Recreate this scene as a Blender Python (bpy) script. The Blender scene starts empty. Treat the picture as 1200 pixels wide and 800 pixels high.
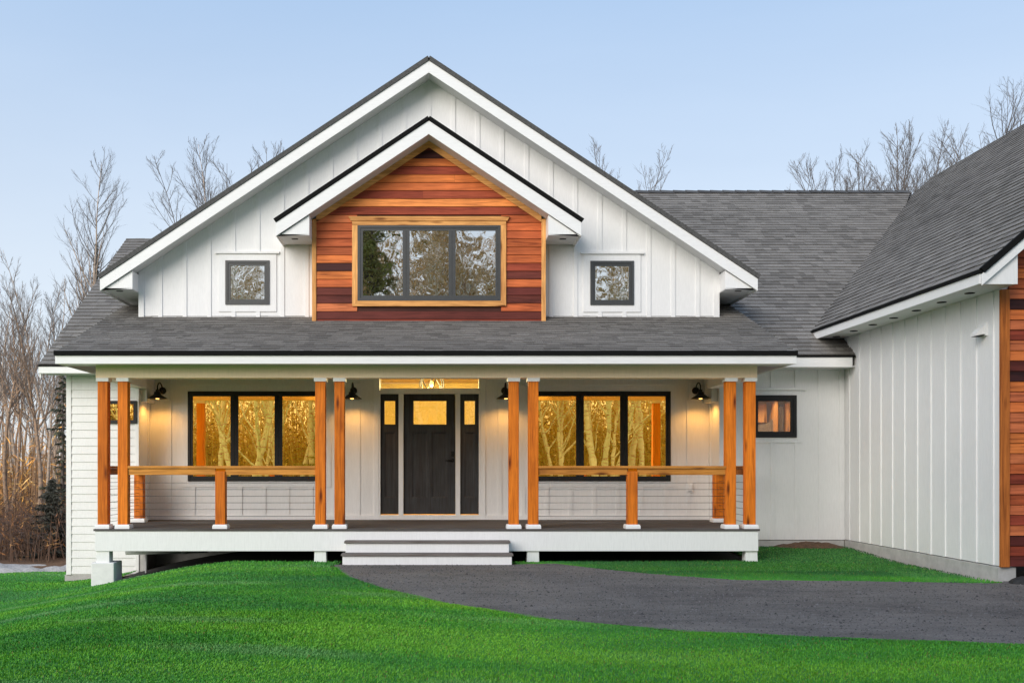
import bpy, math, random
import numpy as np
from mathutils import Vector, noise as mnoise
R = math.radians
random.seed(7)
rng = np.random.default_rng(7)
scene = bpy.context.scene
col = scene.collection

# ------------------------------------------------------------------ mesh builder
class MB:
    """collects shapes (world coordinates) that become ONE mesh object"""
    def __init__(self):
        self.v = []; self.f = []; self.c = []; self.smooth = []
    def face(self, pts, c=None, sm=False):
        n = len(self.v); self.v += [tuple(p) for p in pts]
        self.f.append(tuple(range(n, n + len(pts)))); self.c.append(c); self.smooth.append(sm)
    def quads(self, verts, faces, c=None, sm=False):
        n = len(self.v); self.v += [tuple(p) for p in verts]
        for q in faces:
            self.f.append(tuple(n + i for i in q)); self.c.append(c); self.smooth.append(sm)
    def box(self, x0, x1, y0, y1, z0, z1, c=None):
        if x0 > x1: x0, x1 = x1, x0
        if y0 > y1: y0, y1 = y1, y0
        if z0 > z1: z0, z1 = z1, z0
        v = [(x0,y0,z0),(x1,y0,z0),(x1,y1,z0),(x0,y1,z0),(x0,y0,z1),(x1,y0,z1),(x1,y1,z1),(x0,y1,z1)]
        self.quads(v, [(0,3,2,1),(4,5,6,7),(0,1,5,4),(1,2,6,5),(2,3,7,6),(3,0,4,7)], c)
        return self
    def prism(self, poly, M, d0, d1, c=None):
        """poly: 2-D points (u,z); M(u,z,d) -> 3-D"""
        n = len(poly)
        a = [M(u, z, d0) for u, z in poly]; b = [M(u, z, d1) for u, z in poly]
        fs = [tuple(range(n))[::-1], tuple(range(n, 2*n))]
        for i in range(n):
            j = (i+1) % n; fs.append((i, j, n+j, n+i))
        self.quads(a + b, fs, c)
        return self
    def bar(self, p0, p1, w, h, side=None, c=None):
        """rectangular bar from p0 to p1; w along side vector, h along the third one"""
        p0 = Vector(p0); p1 = Vector(p1); d = (p1-p0).normalized()
        s = Vector(side) if side else d.cross(Vector((0,0,1))).normalized()
        t = s.cross(d).normalized()
        v = []
        for p in (p0, p1):
            for a, b in ((-1,-1),(1,-1),(1,1),(-1,1)):
                v.append(p + s*(a*w/2) + t*(b*h/2))
        self.quads(v, [(0,1,2,3),(7,6,5,4),(0,4,5,1),(1,5,6,2),(2,6,7,3),(3,7,4,0)], c)
        return self
    def tube(self, pts, radii, n=6, c=None, caps=True, sm=True):
        P = [Vector(p) for p in pts]; m = len(P)
        if not hasattr(radii, '__len__'): radii = [radii]*m
        t = (P[1]-P[0]).normalized()
        a = t.orthogonal().normalized()
        vs = []
        for i in range(m):
            if i == 0: t = P[1]-P[0]
            elif i == m-1: t = P[-1]-P[-2]
            else: t = P[i+1]-P[i-1]
            t = t.normalized() if t.length > 1e-9 else Vector((0,0,1))
            a = (a - t*a.dot(t))
            a = a.normalized() if a.length > 1e-6 else t.orthogonal().normalized()
            b = t.cross(a)
            for k in range(n):
                q = 2*math.pi*k/n
                vs.append(P[i] + (a*math.cos(q) + b*math.sin(q))*radii[i])
        fs = []
        for i in range(m-1):
            for k in range(n):
                fs.append((i*n+k, i*n+(k+1)%n, (i+1)*n+(k+1)%n, (i+1)*n+k))
        if caps:
            fs.append(tuple(range(n))[::-1]); fs.append(tuple((m-1)*n+k for k in range(n)))
        self.quads(vs, fs, c, sm)
        return self
    def lathe(self, prof, centre, n=20, c=None, axis='Z'):
        vs = []; m = len(prof); cx, cy, cz = centre
        for r, z in prof:
            for k in range(n):
                q = 2*math.pi*k/n
                if axis == 'Z': vs.append((cx+r*math.cos(q), cy+r*math.sin(q), cz+z))
                else: vs.append((cx+r*math.cos(q), cy-z, cz+r*math.sin(q)))
        fs = []
        for i in range(m-1):
            for k in range(n):
                fs.append((i*n+k, i*n+(k+1)%n, (i+1)*n+(k+1)%n, (i+1)*n+k))
        self.quads(vs, fs, c, True)
        return self
    def build(self, name, mat, parent=None, bevel=0, origin=None):
        me = bpy.data.meshes.new(name)
        if origin is None:
            origin = parent['_o'] if parent is not None else (0,0,0)
        ox, oy, oz = origin
        me.from_pydata([(x-ox, y-oy, z-oz) for x, y, z in self.v], [], self.f)
        if any(c is not None for c in self.c):
            at = me.attributes.new('tint', 'FLOAT_COLOR', 'FACE')
            buf = np.ones((len(self.f), 4), dtype=np.float32)
            for i, c in enumerate(self.c):
                if c is not None: buf[i,:3] = c
            at.data.foreach_set('color', buf.ravel())
        if any(self.smooth):
            me.polygons.foreach_set('use_smooth', self.smooth)
        me.materials.append(mat); me.update()
        o = bpy.data.objects.new(name, me); col.objects.link(o)
        o['_o'] = tuple(origin)
        if parent is not None: o.parent = parent
        else: o.location = origin
        if bevel:
            b = o.modifiers.new('bevel', 'BEVEL'); b.width = bevel; b.segments = 2; b.limit_method = 'ANGLE'; b.angle_limit = R(40)
        return o

def thing(name, label, cat, loc=(0,0,0), group=None):
    o = bpy.data.objects.new(name, None); col.objects.link(o); o.location = loc
    o['_o'] = tuple(loc); o['label'] = label; o['category'] = cat
    o.empty_display_size = .2
    if group: o['group'] = group
    return o
def tag(o, label=None, cat=None, group=None, kind=None):
    if label: o['label'] = label
    if cat: o['category'] = cat
    if group: o['group'] = group
    if kind: o['kind'] = kind
    return o

def fast_mesh(name, verts, faces, mat, tint=None, smooth=False):
    """numpy arrays; faces (n,3) or (n,4)"""
    me = bpy.data.meshes.new(name)
    nv, nf, k = len(verts), len(faces), faces.shape[1]
    me.vertices.add(nv); me.vertices.foreach_set('co', np.ascontiguousarray(verts, dtype=np.float32).ravel())
    me.loops.add(nf*k); me.loops.foreach_set('vertex_index', np.ascontiguousarray(faces, dtype=np.int32).ravel())
    me.polygons.add(nf)
    me.polygons.foreach_set('loop_start', np.arange(0, nf*k, k, dtype=np.int32))
    me.polygons.foreach_set('loop_total', np.full(nf, k, dtype=np.int32))
    if smooth: me.polygons.foreach_set('use_smooth', np.ones(nf, dtype=bool))
    me.update(calc_edges=True); me.validate()
    if tint is not None:
        at = me.attributes.new('tint', 'FLOAT_COLOR', 'FACE')
        t = np.ones((nf,4), dtype=np.float32); t[:,:3] = tint
        at.data.foreach_set('color', t.ravel())
    me.materials.append(mat)
    return me

# ------------------------------------------------------------------ materials
def new_mat(name):
    m = bpy.data.materials.new(name); m.use_nodes = True
    nt = m.node_tree; nt.nodes.clear()
    out = nt.nodes.new('ShaderNodeOutputMaterial')
    b = nt.nodes.new('ShaderNodeBsdfPrincipled')
    nt.links.new(b.outputs[0], out.inputs[0])
    return m, nt, b
def N(nt, t, **k):
    n = nt.nodes.new(t)
    for a, v in k.items(): setattr(n, a, v)
    return n
def coords(nt, scale=(1,1,1), kind='Object'):
    tc = N(nt, 'ShaderNodeTexCoord'); mp = N(nt, 'ShaderNodeMapping')
    mp.inputs['Scale'].default_value = scale
    nt.links.new(tc.outputs[kind], mp.inputs['Vector'])
    return mp.outputs[0]
def noise(nt, vec, scale, detail=4, rough=.6, dist=0):
    n = N(nt, 'ShaderNodeTexNoise')
    n.inputs['Scale'].default_value = scale; n.inputs['Detail'].default_value = detail
    n.inputs['Roughness'].default_value = rough; n.inputs['Distortion'].default_value = dist
    if vec: nt.links.new(vec, n.inputs['Vector'])
    return n
def ramp(nt, fac, stops):
    r = N(nt, 'ShaderNodeValToRGB'); e = r.color_ramp.elements
    while len(e) < len(stops): e.new(.5)
    for el, (p, c) in zip(e, stops):
        el.position = p; el.color = (*c, 1) if len(c) == 3 else c
    nt.links.new(fac, r.inputs['Fac'])
    return r.outputs['Color']
def mix(nt, a, b, fac, mode='MIX'):
    m = N(nt, 'ShaderNodeMix', data_type='RGBA', blend_type=mode)
    for s, i in ((a, 6), (b, 7)):
        if isinstance(s, tuple): m.inputs[i].default_value = (*s, 1)
        else: nt.links.new(s, m.inputs[i])
    if isinstance(fac, (int, float)): m.inputs[0].default_value = fac
    else: nt.links.new(fac, m.inputs[0])
    return m.outputs[2]
def bump(nt, b, h, strength=.3, dist=.01):
    n = N(nt, 'ShaderNodeBump'); n.inputs['Strength'].default_value = strength; n.inputs['Distance'].default_value = dist
    nt.links.new(h, n.inputs['Height']); nt.links.new(n.outputs[0], b.inputs['Normal'])

def paint(name, c, rough=.55, var=.05, grain=(3,3,.35), bs=.08, dirt=0):
    m, nt, b = new_mat(name)
    g = noise(nt, coords(nt, grain), 18, 5, .65)
    big = noise(nt, coords(nt), .9, 3)
    lo = tuple(x*(1-var) for x in c); hi = tuple(min(1, x*(1+var)) for x in c)
    a = ramp(nt, big.outputs[0], [(.3, lo), (.7, hi)])
    a = mix(nt, a, ramp(nt, g.outputs[0], [(.3, (.93,.93,.93)), (.6, (1,1,1))]), 1, 'MULTIPLY')
    nt.links.new(a, b.inputs['Base Color'])
    b.inputs['Roughness'].default_value = rough
    bump(nt, b, g.outputs[0], bs, .004)
    return m
def wood(name, axis, base=None, dark=.45, rough=.5, knots=True, sat=1.0):
    """cedar; base None = colour from the face attribute 'tint'"""
    m, nt, b = new_mat(name)
    long, cross = .45, 9
    sc = {'X':(long,cross,cross), 'Y':(cross,long,cross), 'Z':(cross,cross,long)}[axis]
    v = coords(nt, sc)
    if base is None:
        at = N(nt, 'ShaderNodeAttribute', attribute_name='tint')
        # per-plank shift of the grain
        sh = N(nt, 'ShaderNodeVectorMath', operation='MULTIPLY_ADD')
        nt.links.new(at.outputs['Color'], sh.inputs[0]); sh.inputs[1].default_value = (37,61,53)
        nt.links.new(v, sh.inputs[2]); v = sh.outputs[0]
        basec = at.outputs['Color']
    else: basec = base
    g1 = noise(nt, v, 1.6, 6, .62, 1.2)
    g2 = noise(nt, v, 6.5, 4, .6, .4)
    big = noise(nt, coords(nt), 2.3, 2)
    c = mix(nt, basec, ramp(nt, g1.outputs[0], [(.28, (dark,dark*.82,dark*.75)), (.5, (.97,.95,.93)), (.72, (1.14,1.15,1.15))]), 1, 'MULTIPLY')
    c = mix(nt, c, ramp(nt, g2.outputs[0], [(.3, (.72,.68,.66)), (.62, (1.08,1.08,1.08))]), 1, 'MULTIPLY')
    c = mix(nt, c, ramp(nt, big.outputs[0], [(.3, (.86,.84,.82)), (.7, (1.1,1.1,1.1))]), 1, 'MULTIPLY')
    oi = N(nt, 'ShaderNodeObjectInfo')
    c = mix(nt, c, ramp(nt, oi.outputs['Random'], [(0, (.80,.74,.68)), (1, (1.12,1.12,1.1))]), 1, 'MULTIPLY')
    if knots:
        ks = {'X':(.9,4,4), 'Y':(4,.9,4), 'Z':(4,4,.9)}[axis]
        vo = N(nt, 'ShaderNodeTexVoronoi'); vo.inputs['Scale'].default_value = 1.55
        nt.links.new(coords(nt, ks), vo.inputs['Vector'])
        k = ramp(nt, vo.outputs['Distance'], [(.05, (.2,.13,.1)), (.13, (.62,.55,.5)), (.2, (1,1,1))])
        c = mix(nt, c, k, 1, 'MULTIPLY')
    nt.links.new(c, b.inputs['Base Color']); b.inputs['Roughness'].default_value = rough+.12; b.inputs['Specular IOR Level'].default_value = .22
    bump(nt, b, g2.outputs[0], .25, .004)
    return m
def plain(name, c, rough=.5, metal=0, var=.12, scale=30, bs=.1, spec=.5):
    m, nt, b = new_mat(name)
    n = noise(nt, coords(nt), scale, 5)
    nt.links.new(ramp(nt, n.outputs[0], [(.3, tuple(x*(1-var) for x in c)), (.7, tuple(x*(1+var) for x in c))]), b.inputs['Base Color'])
    b.inputs['Roughness'].default_value = rough; b.inputs['Metallic'].default_value = metal; b.inputs['Specular IOR Level'].default_value = spec
    bump(nt, b, n.outputs[0], bs, .003)
    return m
def mirror_glass(name, tint, wav=.02, ws=2.2, body=(.02,.02,.02), f=.9, lit=None):
    """reflective window glass, slightly wavy; lit and a strong tint add brightness"""
    m, nt, b = new_mat(name)
    b.inputs['Base Color'].default_value = (*body, 1); b.inputs['Roughness'].default_value = .2
    if lit: b.inputs['Emission Color'].default_value = (*lit,1); b.inputs['Emission Strength'].default_value = 1.0  # glow put into the pane itself
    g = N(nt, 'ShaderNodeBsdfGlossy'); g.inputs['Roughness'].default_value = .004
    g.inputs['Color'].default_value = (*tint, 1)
    n = noise(nt, coords(nt), ws, 2, .5)
    bp = N(nt, 'ShaderNodeBump'); bp.inputs['Strength'].default_value = wav; bp.inputs['Distance'].default_value = .05
    nt.links.new(n.outputs[0], bp.inputs['Height']); nt.links.new(bp.outputs[0], g.inputs['Normal'])
    ms = N(nt, 'ShaderNodeMixShader'); ms.inputs[0].default_value = f
    nt.links.new(b.outputs[0], ms.inputs[1]); nt.links.new(g.outputs[0], ms.inputs[2])
    nt.links.new(ms.outputs[0], nt.nodes['Material Output'].inputs[0])
    return m
def clear_glass(name, refl=.12, tint=(1,1,1)):
    m, nt, b = new_mat(name)
    t = N(nt, 'ShaderNodeBsdfTransparent'); t.inputs[0].default_value = (*tint, 1)
    g = N(nt, 'ShaderNodeBsdfGlossy'); g.inputs['Roughness'].default_value = .01
    n = noise(nt, coords(nt), 3, 2)
    bp = N(nt, 'ShaderNodeBump'); bp.inputs['Strength'].default_value = .02
    nt.links.new(n.outputs[0], bp.inputs['Height']); nt.links.new(bp.outputs[0], g.inputs['Normal'])
    ms = N(nt, 'ShaderNodeMixShader'); ms.inputs[0].default_value = refl
    nt.links.new(t.outputs[0], ms.inputs[1]); nt.links.new(g.outputs[0], ms.inputs[2])
    nt.links.new(ms.outputs[0], nt.nodes['Material Output'].inputs[0])
    return m
def glow(name, c, s):
    m, nt, b = new_mat(name)
    b.inputs['Base Color'].default_value = (*c,1); b.inputs['Emission Color'].default_value = (*c,1); b.inputs['Emission Strength'].default_value = s
    return m
def tinted(name, rough=.8, var=.25, scale=40, bs=.3, spec=.3, transl=0):
    m, nt, b = new_mat(name)
    at = N(nt, 'ShaderNodeAttribute', attribute_name='tint')
    n = noise(nt, coords(nt), scale, 4)
    c = mix(nt, at.outputs['Color'], ramp(nt, n.outputs[0], [(.3, (1-var,)*3), (.7, (1+var,)*3)]), 1, 'MULTIPLY')
    nt.links.new(c, b.inputs['Base Color']); b.inputs['Roughness'].default_value = rough
    b.inputs['Specular IOR Level'].default_value = spec
    if bs: bump(nt, b, n.outputs[0], bs, .003)
    return m
def bark(name, pale, darkc, banded=True, sun_tint=None):
    m, nt, b = new_mat(name)
    v = coords(nt, (1,1,5) if banded else (6,6,1))
    n = noise(nt, v, 2.6, 5, .7, .6)
    n2 = noise(nt, coords(nt), 9, 4)
    c = ramp(nt, n.outputs[0], [(.36, darkc), (.47, pale), (1, pale)])
    c = mix(nt, c, ramp(nt, n2.outputs[0], [(.3, (.7,.68,.66)), (.65, (1.08,1.08,1.08))]), 1, 'MULTIPLY')
    if sun_tint:
        ob = N(nt, 'ShaderNodeNewGeometry')
        c = mix(nt, c, sun_tint, ramp(nt, n2.outputs[0], [(.4,(0,0,0)),(.7,(.8,.8,.8))]))  # warm patches stand in for low sunlight on the trunks
    nt.links.new(c, b.inputs['Base Color']); b.inputs['Roughness'].default_value = .85
    bump(nt, b, n.outputs[0], .4, .02)
    return m

WHITE = (.80,.80,.80)
M = {
 'siding': paint('white_siding', WHITE, var=.025),
 'trim': paint('white_trim', (.83,.83,.83), var=.02, bs=.04),
 'fascia': paint('white_fascia', (.83,.83,.83), var=.02, bs=.04, grain=(.3,3,3)),
 'beam': paint('lamp_warmed_beam', (.97,.75,.53), var=.03),  # warm lamplight put into the beam's colour
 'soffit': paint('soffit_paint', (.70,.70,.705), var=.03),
 'post': wood('cedar_post', 'Z', (.70,.195,.016), dark=.68),
 'rail': wood('cedar_rail', 'X', (.72,.33,.07), dark=.55),
 'side_rail': wood('cedar_side_rail', 'Y', (.50,.17,.04), dark=.55),
 'cedar_trim': wood('cedar_trim', 'Z', (.82,.43,.15), dark=.6),
 'cedar_trim_x': wood('cedar_trim_level', 'X', (.82,.43,.15), dark=.6),
 'corner': wood('cedar_corner', 'Z', (.52,.17,.035), dark=.5),
 'plank': wood('cedar_plank', 'X', None, dark=.40, knots=False),
 'shingle': tinted('shingle', .95, .42, 75, .7, .1), 'edge': plain('shingle_edge', (.075,.074,.072), .9, var=.4, scale=40),
 'drip': plain('drip_edge', (.009,.009,.009), .8, spec=.08),
 'deck': wood('grey_deck_board', 'X', (.125,.13,.14), dark=.7, knots=False, rough=.75),
 'tread': wood('grey_tread_board', 'X', (.22,.22,.225), dark=.75, knots=False, rough=.7),
 'frame': plain('window_frame_bronze', (.022,.022,.023), .5, bs=.02, spec=.25),
 'frame_grey': plain('window_frame_grey', (.048,.050,.051), .4, bs=.02),
 'door': wood('door_charcoal', 'Z', (.060,.065,.073), dark=.85, knots=False, rough=.45),
 'black': plain('black_metal', (.008,.008,.008), .4, .3, bs=.02),
 'matt_black': plain('matt_black', (.006,.006,.006), .95, bs=.02),
 'steel': plain('cable_steel', (.14,.14,.14), .35, .9),
 'gold_lit_glass': mirror_glass('gold_glow_glass', (2.45,1.44,.36), .010, 2.0, f=.88, lit=(.75,.36,.0)),  # added glow and boosted tint brighten the mirrored golden trees
 'sky_glass': mirror_glass('reflecting_glass', (.90,.87,.82), .07, 3.0),
 'clear': clear_glass('clear_glass', .16),
 'clear_dim': clear_glass('clear_glass_dim', .08, (.95,.9,.85)),
 'concrete': plain('concrete', (.44,.435,.42), .9, var=.18, scale=6, bs=.3),
 'pier': plain('white_concrete', (.74,.74,.73), .85, var=.06, scale=9, bs=.2),
 'pipe': plain('grey_pipe', (.55,.55,.55), .4),
 'under_deck_shade': plain('under_deck_shade', (.02,.017,.014), .95, var=.5, scale=5, bs=.6),  # near black: shade under the deck put into the colour
 'soil': plain('brown_soil', (.10,.055,.03), .95, var=.5, scale=25, bs=.9),
 'interior': plain('interior_cream', (.76,.62,.24), .7, var=.05, scale=3),
 'interior_wood': wood('interior_wood', 'Z', (.52,.30,.12), dark=.7),
 'interior_brown': plain('interior_brown', (.50,.34,.10), .7),
 'interior_grey': plain('interior_grey', (.16,.14,.15), .7),
 'bulb': glow('lamp_bulb', (1,.60,.16), 3.0),
 'birch': bark('birch_bark', (.50,.43,.36), (.10,.075,.055), sun_tint=(.55,.36,.22)),
 'birch_bright': bark('birch_bark_pale', (.97,.93,.80), (.25,.18,.10)),  # pale bark, whitened further to make up for missing light
 'aspen': bark('aspen_bark', (.30,.235,.18), (.09,.065,.05), sun_tint=(.50,.27,.13)),
 'grey_bark': bark('grey_bark', (.14,.115,.10), (.05,.04,.035), False),
 'twig': plain('twig', (.20,.16,.13), .9),
 'twig_grey': plain('twig_grey', (.17,.155,.145), .9),
 'twig_sun_gold': plain('twig_sun_gold', (.62,.44,.20), .9, var=.5, scale=6),  # gold sunlight painted into the twigs of the mirrored trees
 'needle': tinted('needles', .8, .2, 30, 0),
 'leaf': tinted('thicket_leaf', .8, .2, 30, 0),
 'blade': tinted('grass_blade', .55, .12, 3, 0, .25),
 'stone': tinted('gravel_stone', .9, .2, 60, .3),
}

# ------------------------------------------------------------------ ground shape
YC = -17.614; ZC = .893; F = 1240.0        # camera depth, height over the deck, focal length in photo pixels
def sst(a, b, x):
    t = np.clip((x-a)/(b-a), 0, 1); return t*t*(3-2*t)
def h(x, y):
    x = np.asarray(x, dtype=float); y = np.asarray(y, dtype=float)
    z = -.485 - .50*sst(-2.7, -6.4, x)
    z = z + .075*sst(-2.5, -.2, y)*sst(3.0, 5.2, x)
    z = z + .012*np.sin(x*1.3+y*.7) * sst(-1, -4, x) + .010*np.sin(y*2.1-x*.6)*sst(-9.2,-10.5,y)
    z = z - .25*sst(-9, -22, x)
    return z
LOW = np.array([(-1.40,-2.70),(-1.36,-2.95),(-1.05,-4.35),(-.56,-5.58),(.10,-6.87),(1.09,-8.06),(2.1,-8.71),(3.36,-9.15),(4.56,-9.43),(7,-9.75),(11,-10.0),(17,-10.1)])
UP = np.array([(-1.40,-2.64),(1.12,-2.64),(1.35,-2.50),(1.75,-2.45),(2.22,-3.2),(2.78,-3.9),(3.67,-4.66),(5.1,-4.80),(6.04,-4.95),(6.63,-5.05),(6.80,-4.98),(6.9,-4.80),(7.0,-4.80),(17,-4.80)])
def yl(x): return np.interp(x, LOW[:,0], LOW[:,1])
def yu(x): return np.interp(x, UP[:,0], UP[:,1])
def in_drive(x, y): return (x > -1.40) & (x < 17) & (y > yl(x)) & (y < yu(x))
def lawn_back(x): return 1.5 + .25*np.sin(x*1.7) + .12*np.sin(x*4.1)
def in_lawn(x, y, m=0.0):
    deck = (x > -4.9+m) & (x < 4.72-m) & (y > -2.0+m)
    house = (x > -6.15+m) & (y > -.06+m)
    gar = (x > 6.80+m) & (y > -4.80+m)
    steps = (x > -1.36+m) & (x < 1.14-m) & (y > -2.68+m)
    return ~(in_drive(x, y) | deck | house | gar | steps) & (y < lawn_back(x)) & (x < 17) & (x > -30) & (y > -21)

def grid_sheet(name, x0, x1, nx, y0, y1, ny, zf, mat, keep=None, xs=None, ys=None):
    xs = np.linspace(x0, x1, nx) if xs is None else xs
    ys = np.linspace(y0, y1, ny) if ys is None else ys
    nx, ny = len(xs), len(ys)
    X, Y = np.meshgrid(xs, ys); Z = zf(X, Y)
    V = np.stack([X.ravel(), Y.ravel(), Z.ravel()], 1)
    i = np.arange(nx-1); j = np.arange(ny-1)
    I, J = np.meshgrid(i, j); a = (J*nx+I).ravel()
    Fc = np.stack([a, a+1, a+nx+1, a+nx], 1)
    if keep is not None:
        c = V[Fc].mean(1); Fc = Fc[keep(c[:,0], c[:,1])]
        used = np.unique(Fc); mp = np.zeros(len(V), int); mp[used] = np.arange(len(used))
        V = V[used]; Fc = mp[Fc]
    me = fast_mesh(name, V, Fc, mat, smooth=True)
    o = bpy.data.objects.new(name, me); col.objects.link(o); return o

def ground_mat():
    m, nt, b = new_mat('leaf_litter')
    n = noise(nt, coords(nt), .6, 8, .7); n2 = noise(nt, coords(nt), 14, 6, .7)
    c = ramp(nt, n.outputs[0], [(.3, (.07,.042,.025)), (.55, (.17,.09,.045)), (.75, (.24,.13,.06))])
    c = mix(nt, c, ramp(nt, n2.outputs[0], [(.3, (.5,.5,.5)), (.7, (1.3,1.3,1.3))]), 1, 'MULTIPLY')
    nt.links.new(c, b.inputs['Base Color']); b.inputs['Roughness'].default_value = 1; bump(nt, b, n2.outputs[0], .8, .05)
    return m
def lawn_mat():
    m, nt, b = new_mat('lawn_grass')
    n = noise(nt, coords(nt, (.5,1,1)), .55, 5, .6, .6); n2 = noise(nt, coords(nt), 55, 4, .7)
    c = ramp(nt, n.outputs[0], [(.3, (.045,.215,.036)), (.55, (.062,.290,.022)), (.75, (.110,.370,.024))])
    c = mix(nt, c, ramp(nt, n2.outputs[0], [(.3, (.55,.55,.55)), (.7, (1.3,1.3,1.3))]), 1, 'MULTIPLY')
    nt.links.new(c, b.inputs['Base Color']); b.inputs['Roughness'].default_value = .9; bump(nt, b, n2.outputs[0], .8, .02)
    return m
def drive_mat():
    m, nt, b = new_mat('driveway_gravel')
    n = noise(nt, coords(nt), .8, 5, .6, .5); n2 = noise(nt, coords(nt), 70, 5, .8); n3 = noise(nt, coords(nt, (.35,1.4,1)), 3.5, 6, .7, .8)
    vo = N(nt, 'ShaderNodeTexVoronoi'); vo.inputs['Scale'].default_value = 85; nt.links.new(coords(nt), vo.inputs['Vector'])
    c = ramp(nt, n.outputs[0], [(.3, (.092,.083,.076)), (.5, (.138,.126,.114)), (.7, (.180,.163,.147))])
    c = mix(nt, c, ramp(nt, n2.outputs[0], [(.3, (.45,.45,.45)), (.68, (1.55,1.53,1.5))]), 1, 'MULTIPLY')
    c = mix(nt, c, ramp(nt, n3.outputs[0], [(.3, (.66,.66,.66)), (.5, (1,1,1)), (.72, (1.25,1.24,1.22))]), 1, 'MULTIPLY')
    nt.links.new(c, b.inputs['Base Color']); b.inputs['Roughness'].default_value = .9
    bump(nt, b, vo.outputs['Distance'], .7, .012)
    return m
def gravel_mat():
    m, nt, b = new_mat('pale_gravel')
    n2 = noise(nt, coords(nt), 18, 6, .8)
    nt.links.new(ramp(nt, n2.outputs[0], [(.3, (.26,.24,.22)), (.7, (.72,.70,.68))]), b.inputs['Base Color'])
    b.inputs['Roughness'].default_value = 1; bump(nt, b, n2.outputs[0], .9, .03)
    return m

gx = np.unique(np.concatenate([np.linspace(-400,-30,14), np.linspace(-30,20,101), np.linspace(20,400,14)]))
gy = np.unique(np.concatenate([np.linspace(-300,-34,10), np.linspace(-34,30,129), np.linspace(30,600,18)]))
def zg(x, y):
    far = sst(12, 60, np.abs(y))*0.0
    return h(x, y) - .05 - .06*in_lawn(x, y).astype(float)*0 + far
tag(grid_sheet('ground', 0,0,0,0,0,0, zg, ground_mat(), xs=gx, ys=gy), kind='structure')
# lawn: fine grid, cut out around drive, deck and house
lx = np.arange(-30, 17.01, .12); ly = np.arange(-21, 2.0, .12)
tag(grid_sheet('lawn', 0,0,0,0,0,0, lambda x, y: h(x,y), lawn_mat(), keep=lambda x,y: in_lawn(x,y,-.06), xs=lx, ys=ly), kind='structure')
# driveway strip
dm = MB(); xs = np.unique(np.round(np.concatenate([np.arange(-1.40, 17.01, .1), LOW[:,0], UP[:,0]]), 2)); xs = xs[np.concatenate([[True], np.diff(xs) > .025])]; NR = 14
dv = []
for x in xs:
    wob = .03*math.sin(x*5.1)+.02*math.sin(x*11.7)+random.gauss(0,.018)
    a, b_ = float(yl(x))+wob, float(yu(x))+(.02*math.sin(x*7.7) if 1.4 < x < 6.6 else 0)
    for k in range(NR+1):
        y = a+(b_-a)*k/NR
        dv.append((x, y, float(h(x,y))+.010))
df = [(i*(NR+1)+k, (i+1)*(NR+1)+k, (i+1)*(NR+1)+k+1, i*(NR+1)+k+1) for i in range(len(xs)-1) for k in range(NR)]
dm.quads(dv, df, None, True)
tag(dm.build('driveway', drive_mat()), kind='structure')
tag(grid_sheet('gravel_strip', -30,-6.2,200, 1.1,3.9,40, lambda x,y: h(x,y)-.05+sst(1.2,2.0,y)*sst(3.8,2.4,y)*(.06+.05*np.sin(x*2.3+y)+.035*np.sin(5.1*x-2*y)+.025*np.sin(11*x+7*y)), gravel_mat()), kind='structure')
tag(grid_sheet('crawl_space_soil', -4.9,4.72,40, -1.98,.6,16, lambda x,y: h(x,y)-.03, M['under_deck_shade']), kind='structure')

# ------------------------------------------------------------------ the house
XC = -.075
house = thing('farmhouse', 'white board and batten farmhouse with cedar dormer and long front porch', 'house', (XC, 0, -.485))
def part(mb, name, mat, parent=None, bevel=0, label=None):
    o = mb.build(name, M[mat] if isinstance(mat, str) else mat, parent or house, bevel)
    if label: o['label'] = label
    return o
def front(Y): return lambda u, z, d: (u, Y-d, z)
def sideL(X): return lambda u, z, d: (X-d, u, z)      # faces -X, u = world y
def sideR(X): return lambda u, z, d: (X+d, u, z)

BS = .4064
def rects_minus(u0, u1, z0, z1, holes):
    us = sorted({u0,u1,*[v for hh in holes for v in hh[:2]]}); zs = sorted({z0,z1,*[v for hh in holes for v in hh[2:]]})
    for a, b in zip(us, us[1:]):
        for c, d in zip(zs, zs[1:]):
            m = ((a+b)/2, (c+d)/2)
            if any(hh[0] < m[0] < hh[1] and hh[2] < m[1] < hh[3] for hh in holes): continue
            yield a, b, c, d
def battens(mb, Mp, us, z0, top, skips=(), bw=.066, bt=.015):
    for u in us:
        t0, t1 = top(u-bw/2), top(u+bw/2)
        iv = [[z0, None]]
        for s in sorted((s for s in skips if s[0]-bw/2 < u < s[1]+bw/2), key=lambda s: s[2]):
            last = iv[-1]; last[1] = s[2]; iv.append([s[3], None])
        for a, b in iv:
            e0, e1 = (t0, t1) if b is None else (b, b)
            if min(e0, e1)-a < .02: continue
            mb.prism([(u-bw/2, a),(u+bw/2, a),(u+bw/2, e1),(u-bw/2, e0)], Mp, .0, bt)

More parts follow.
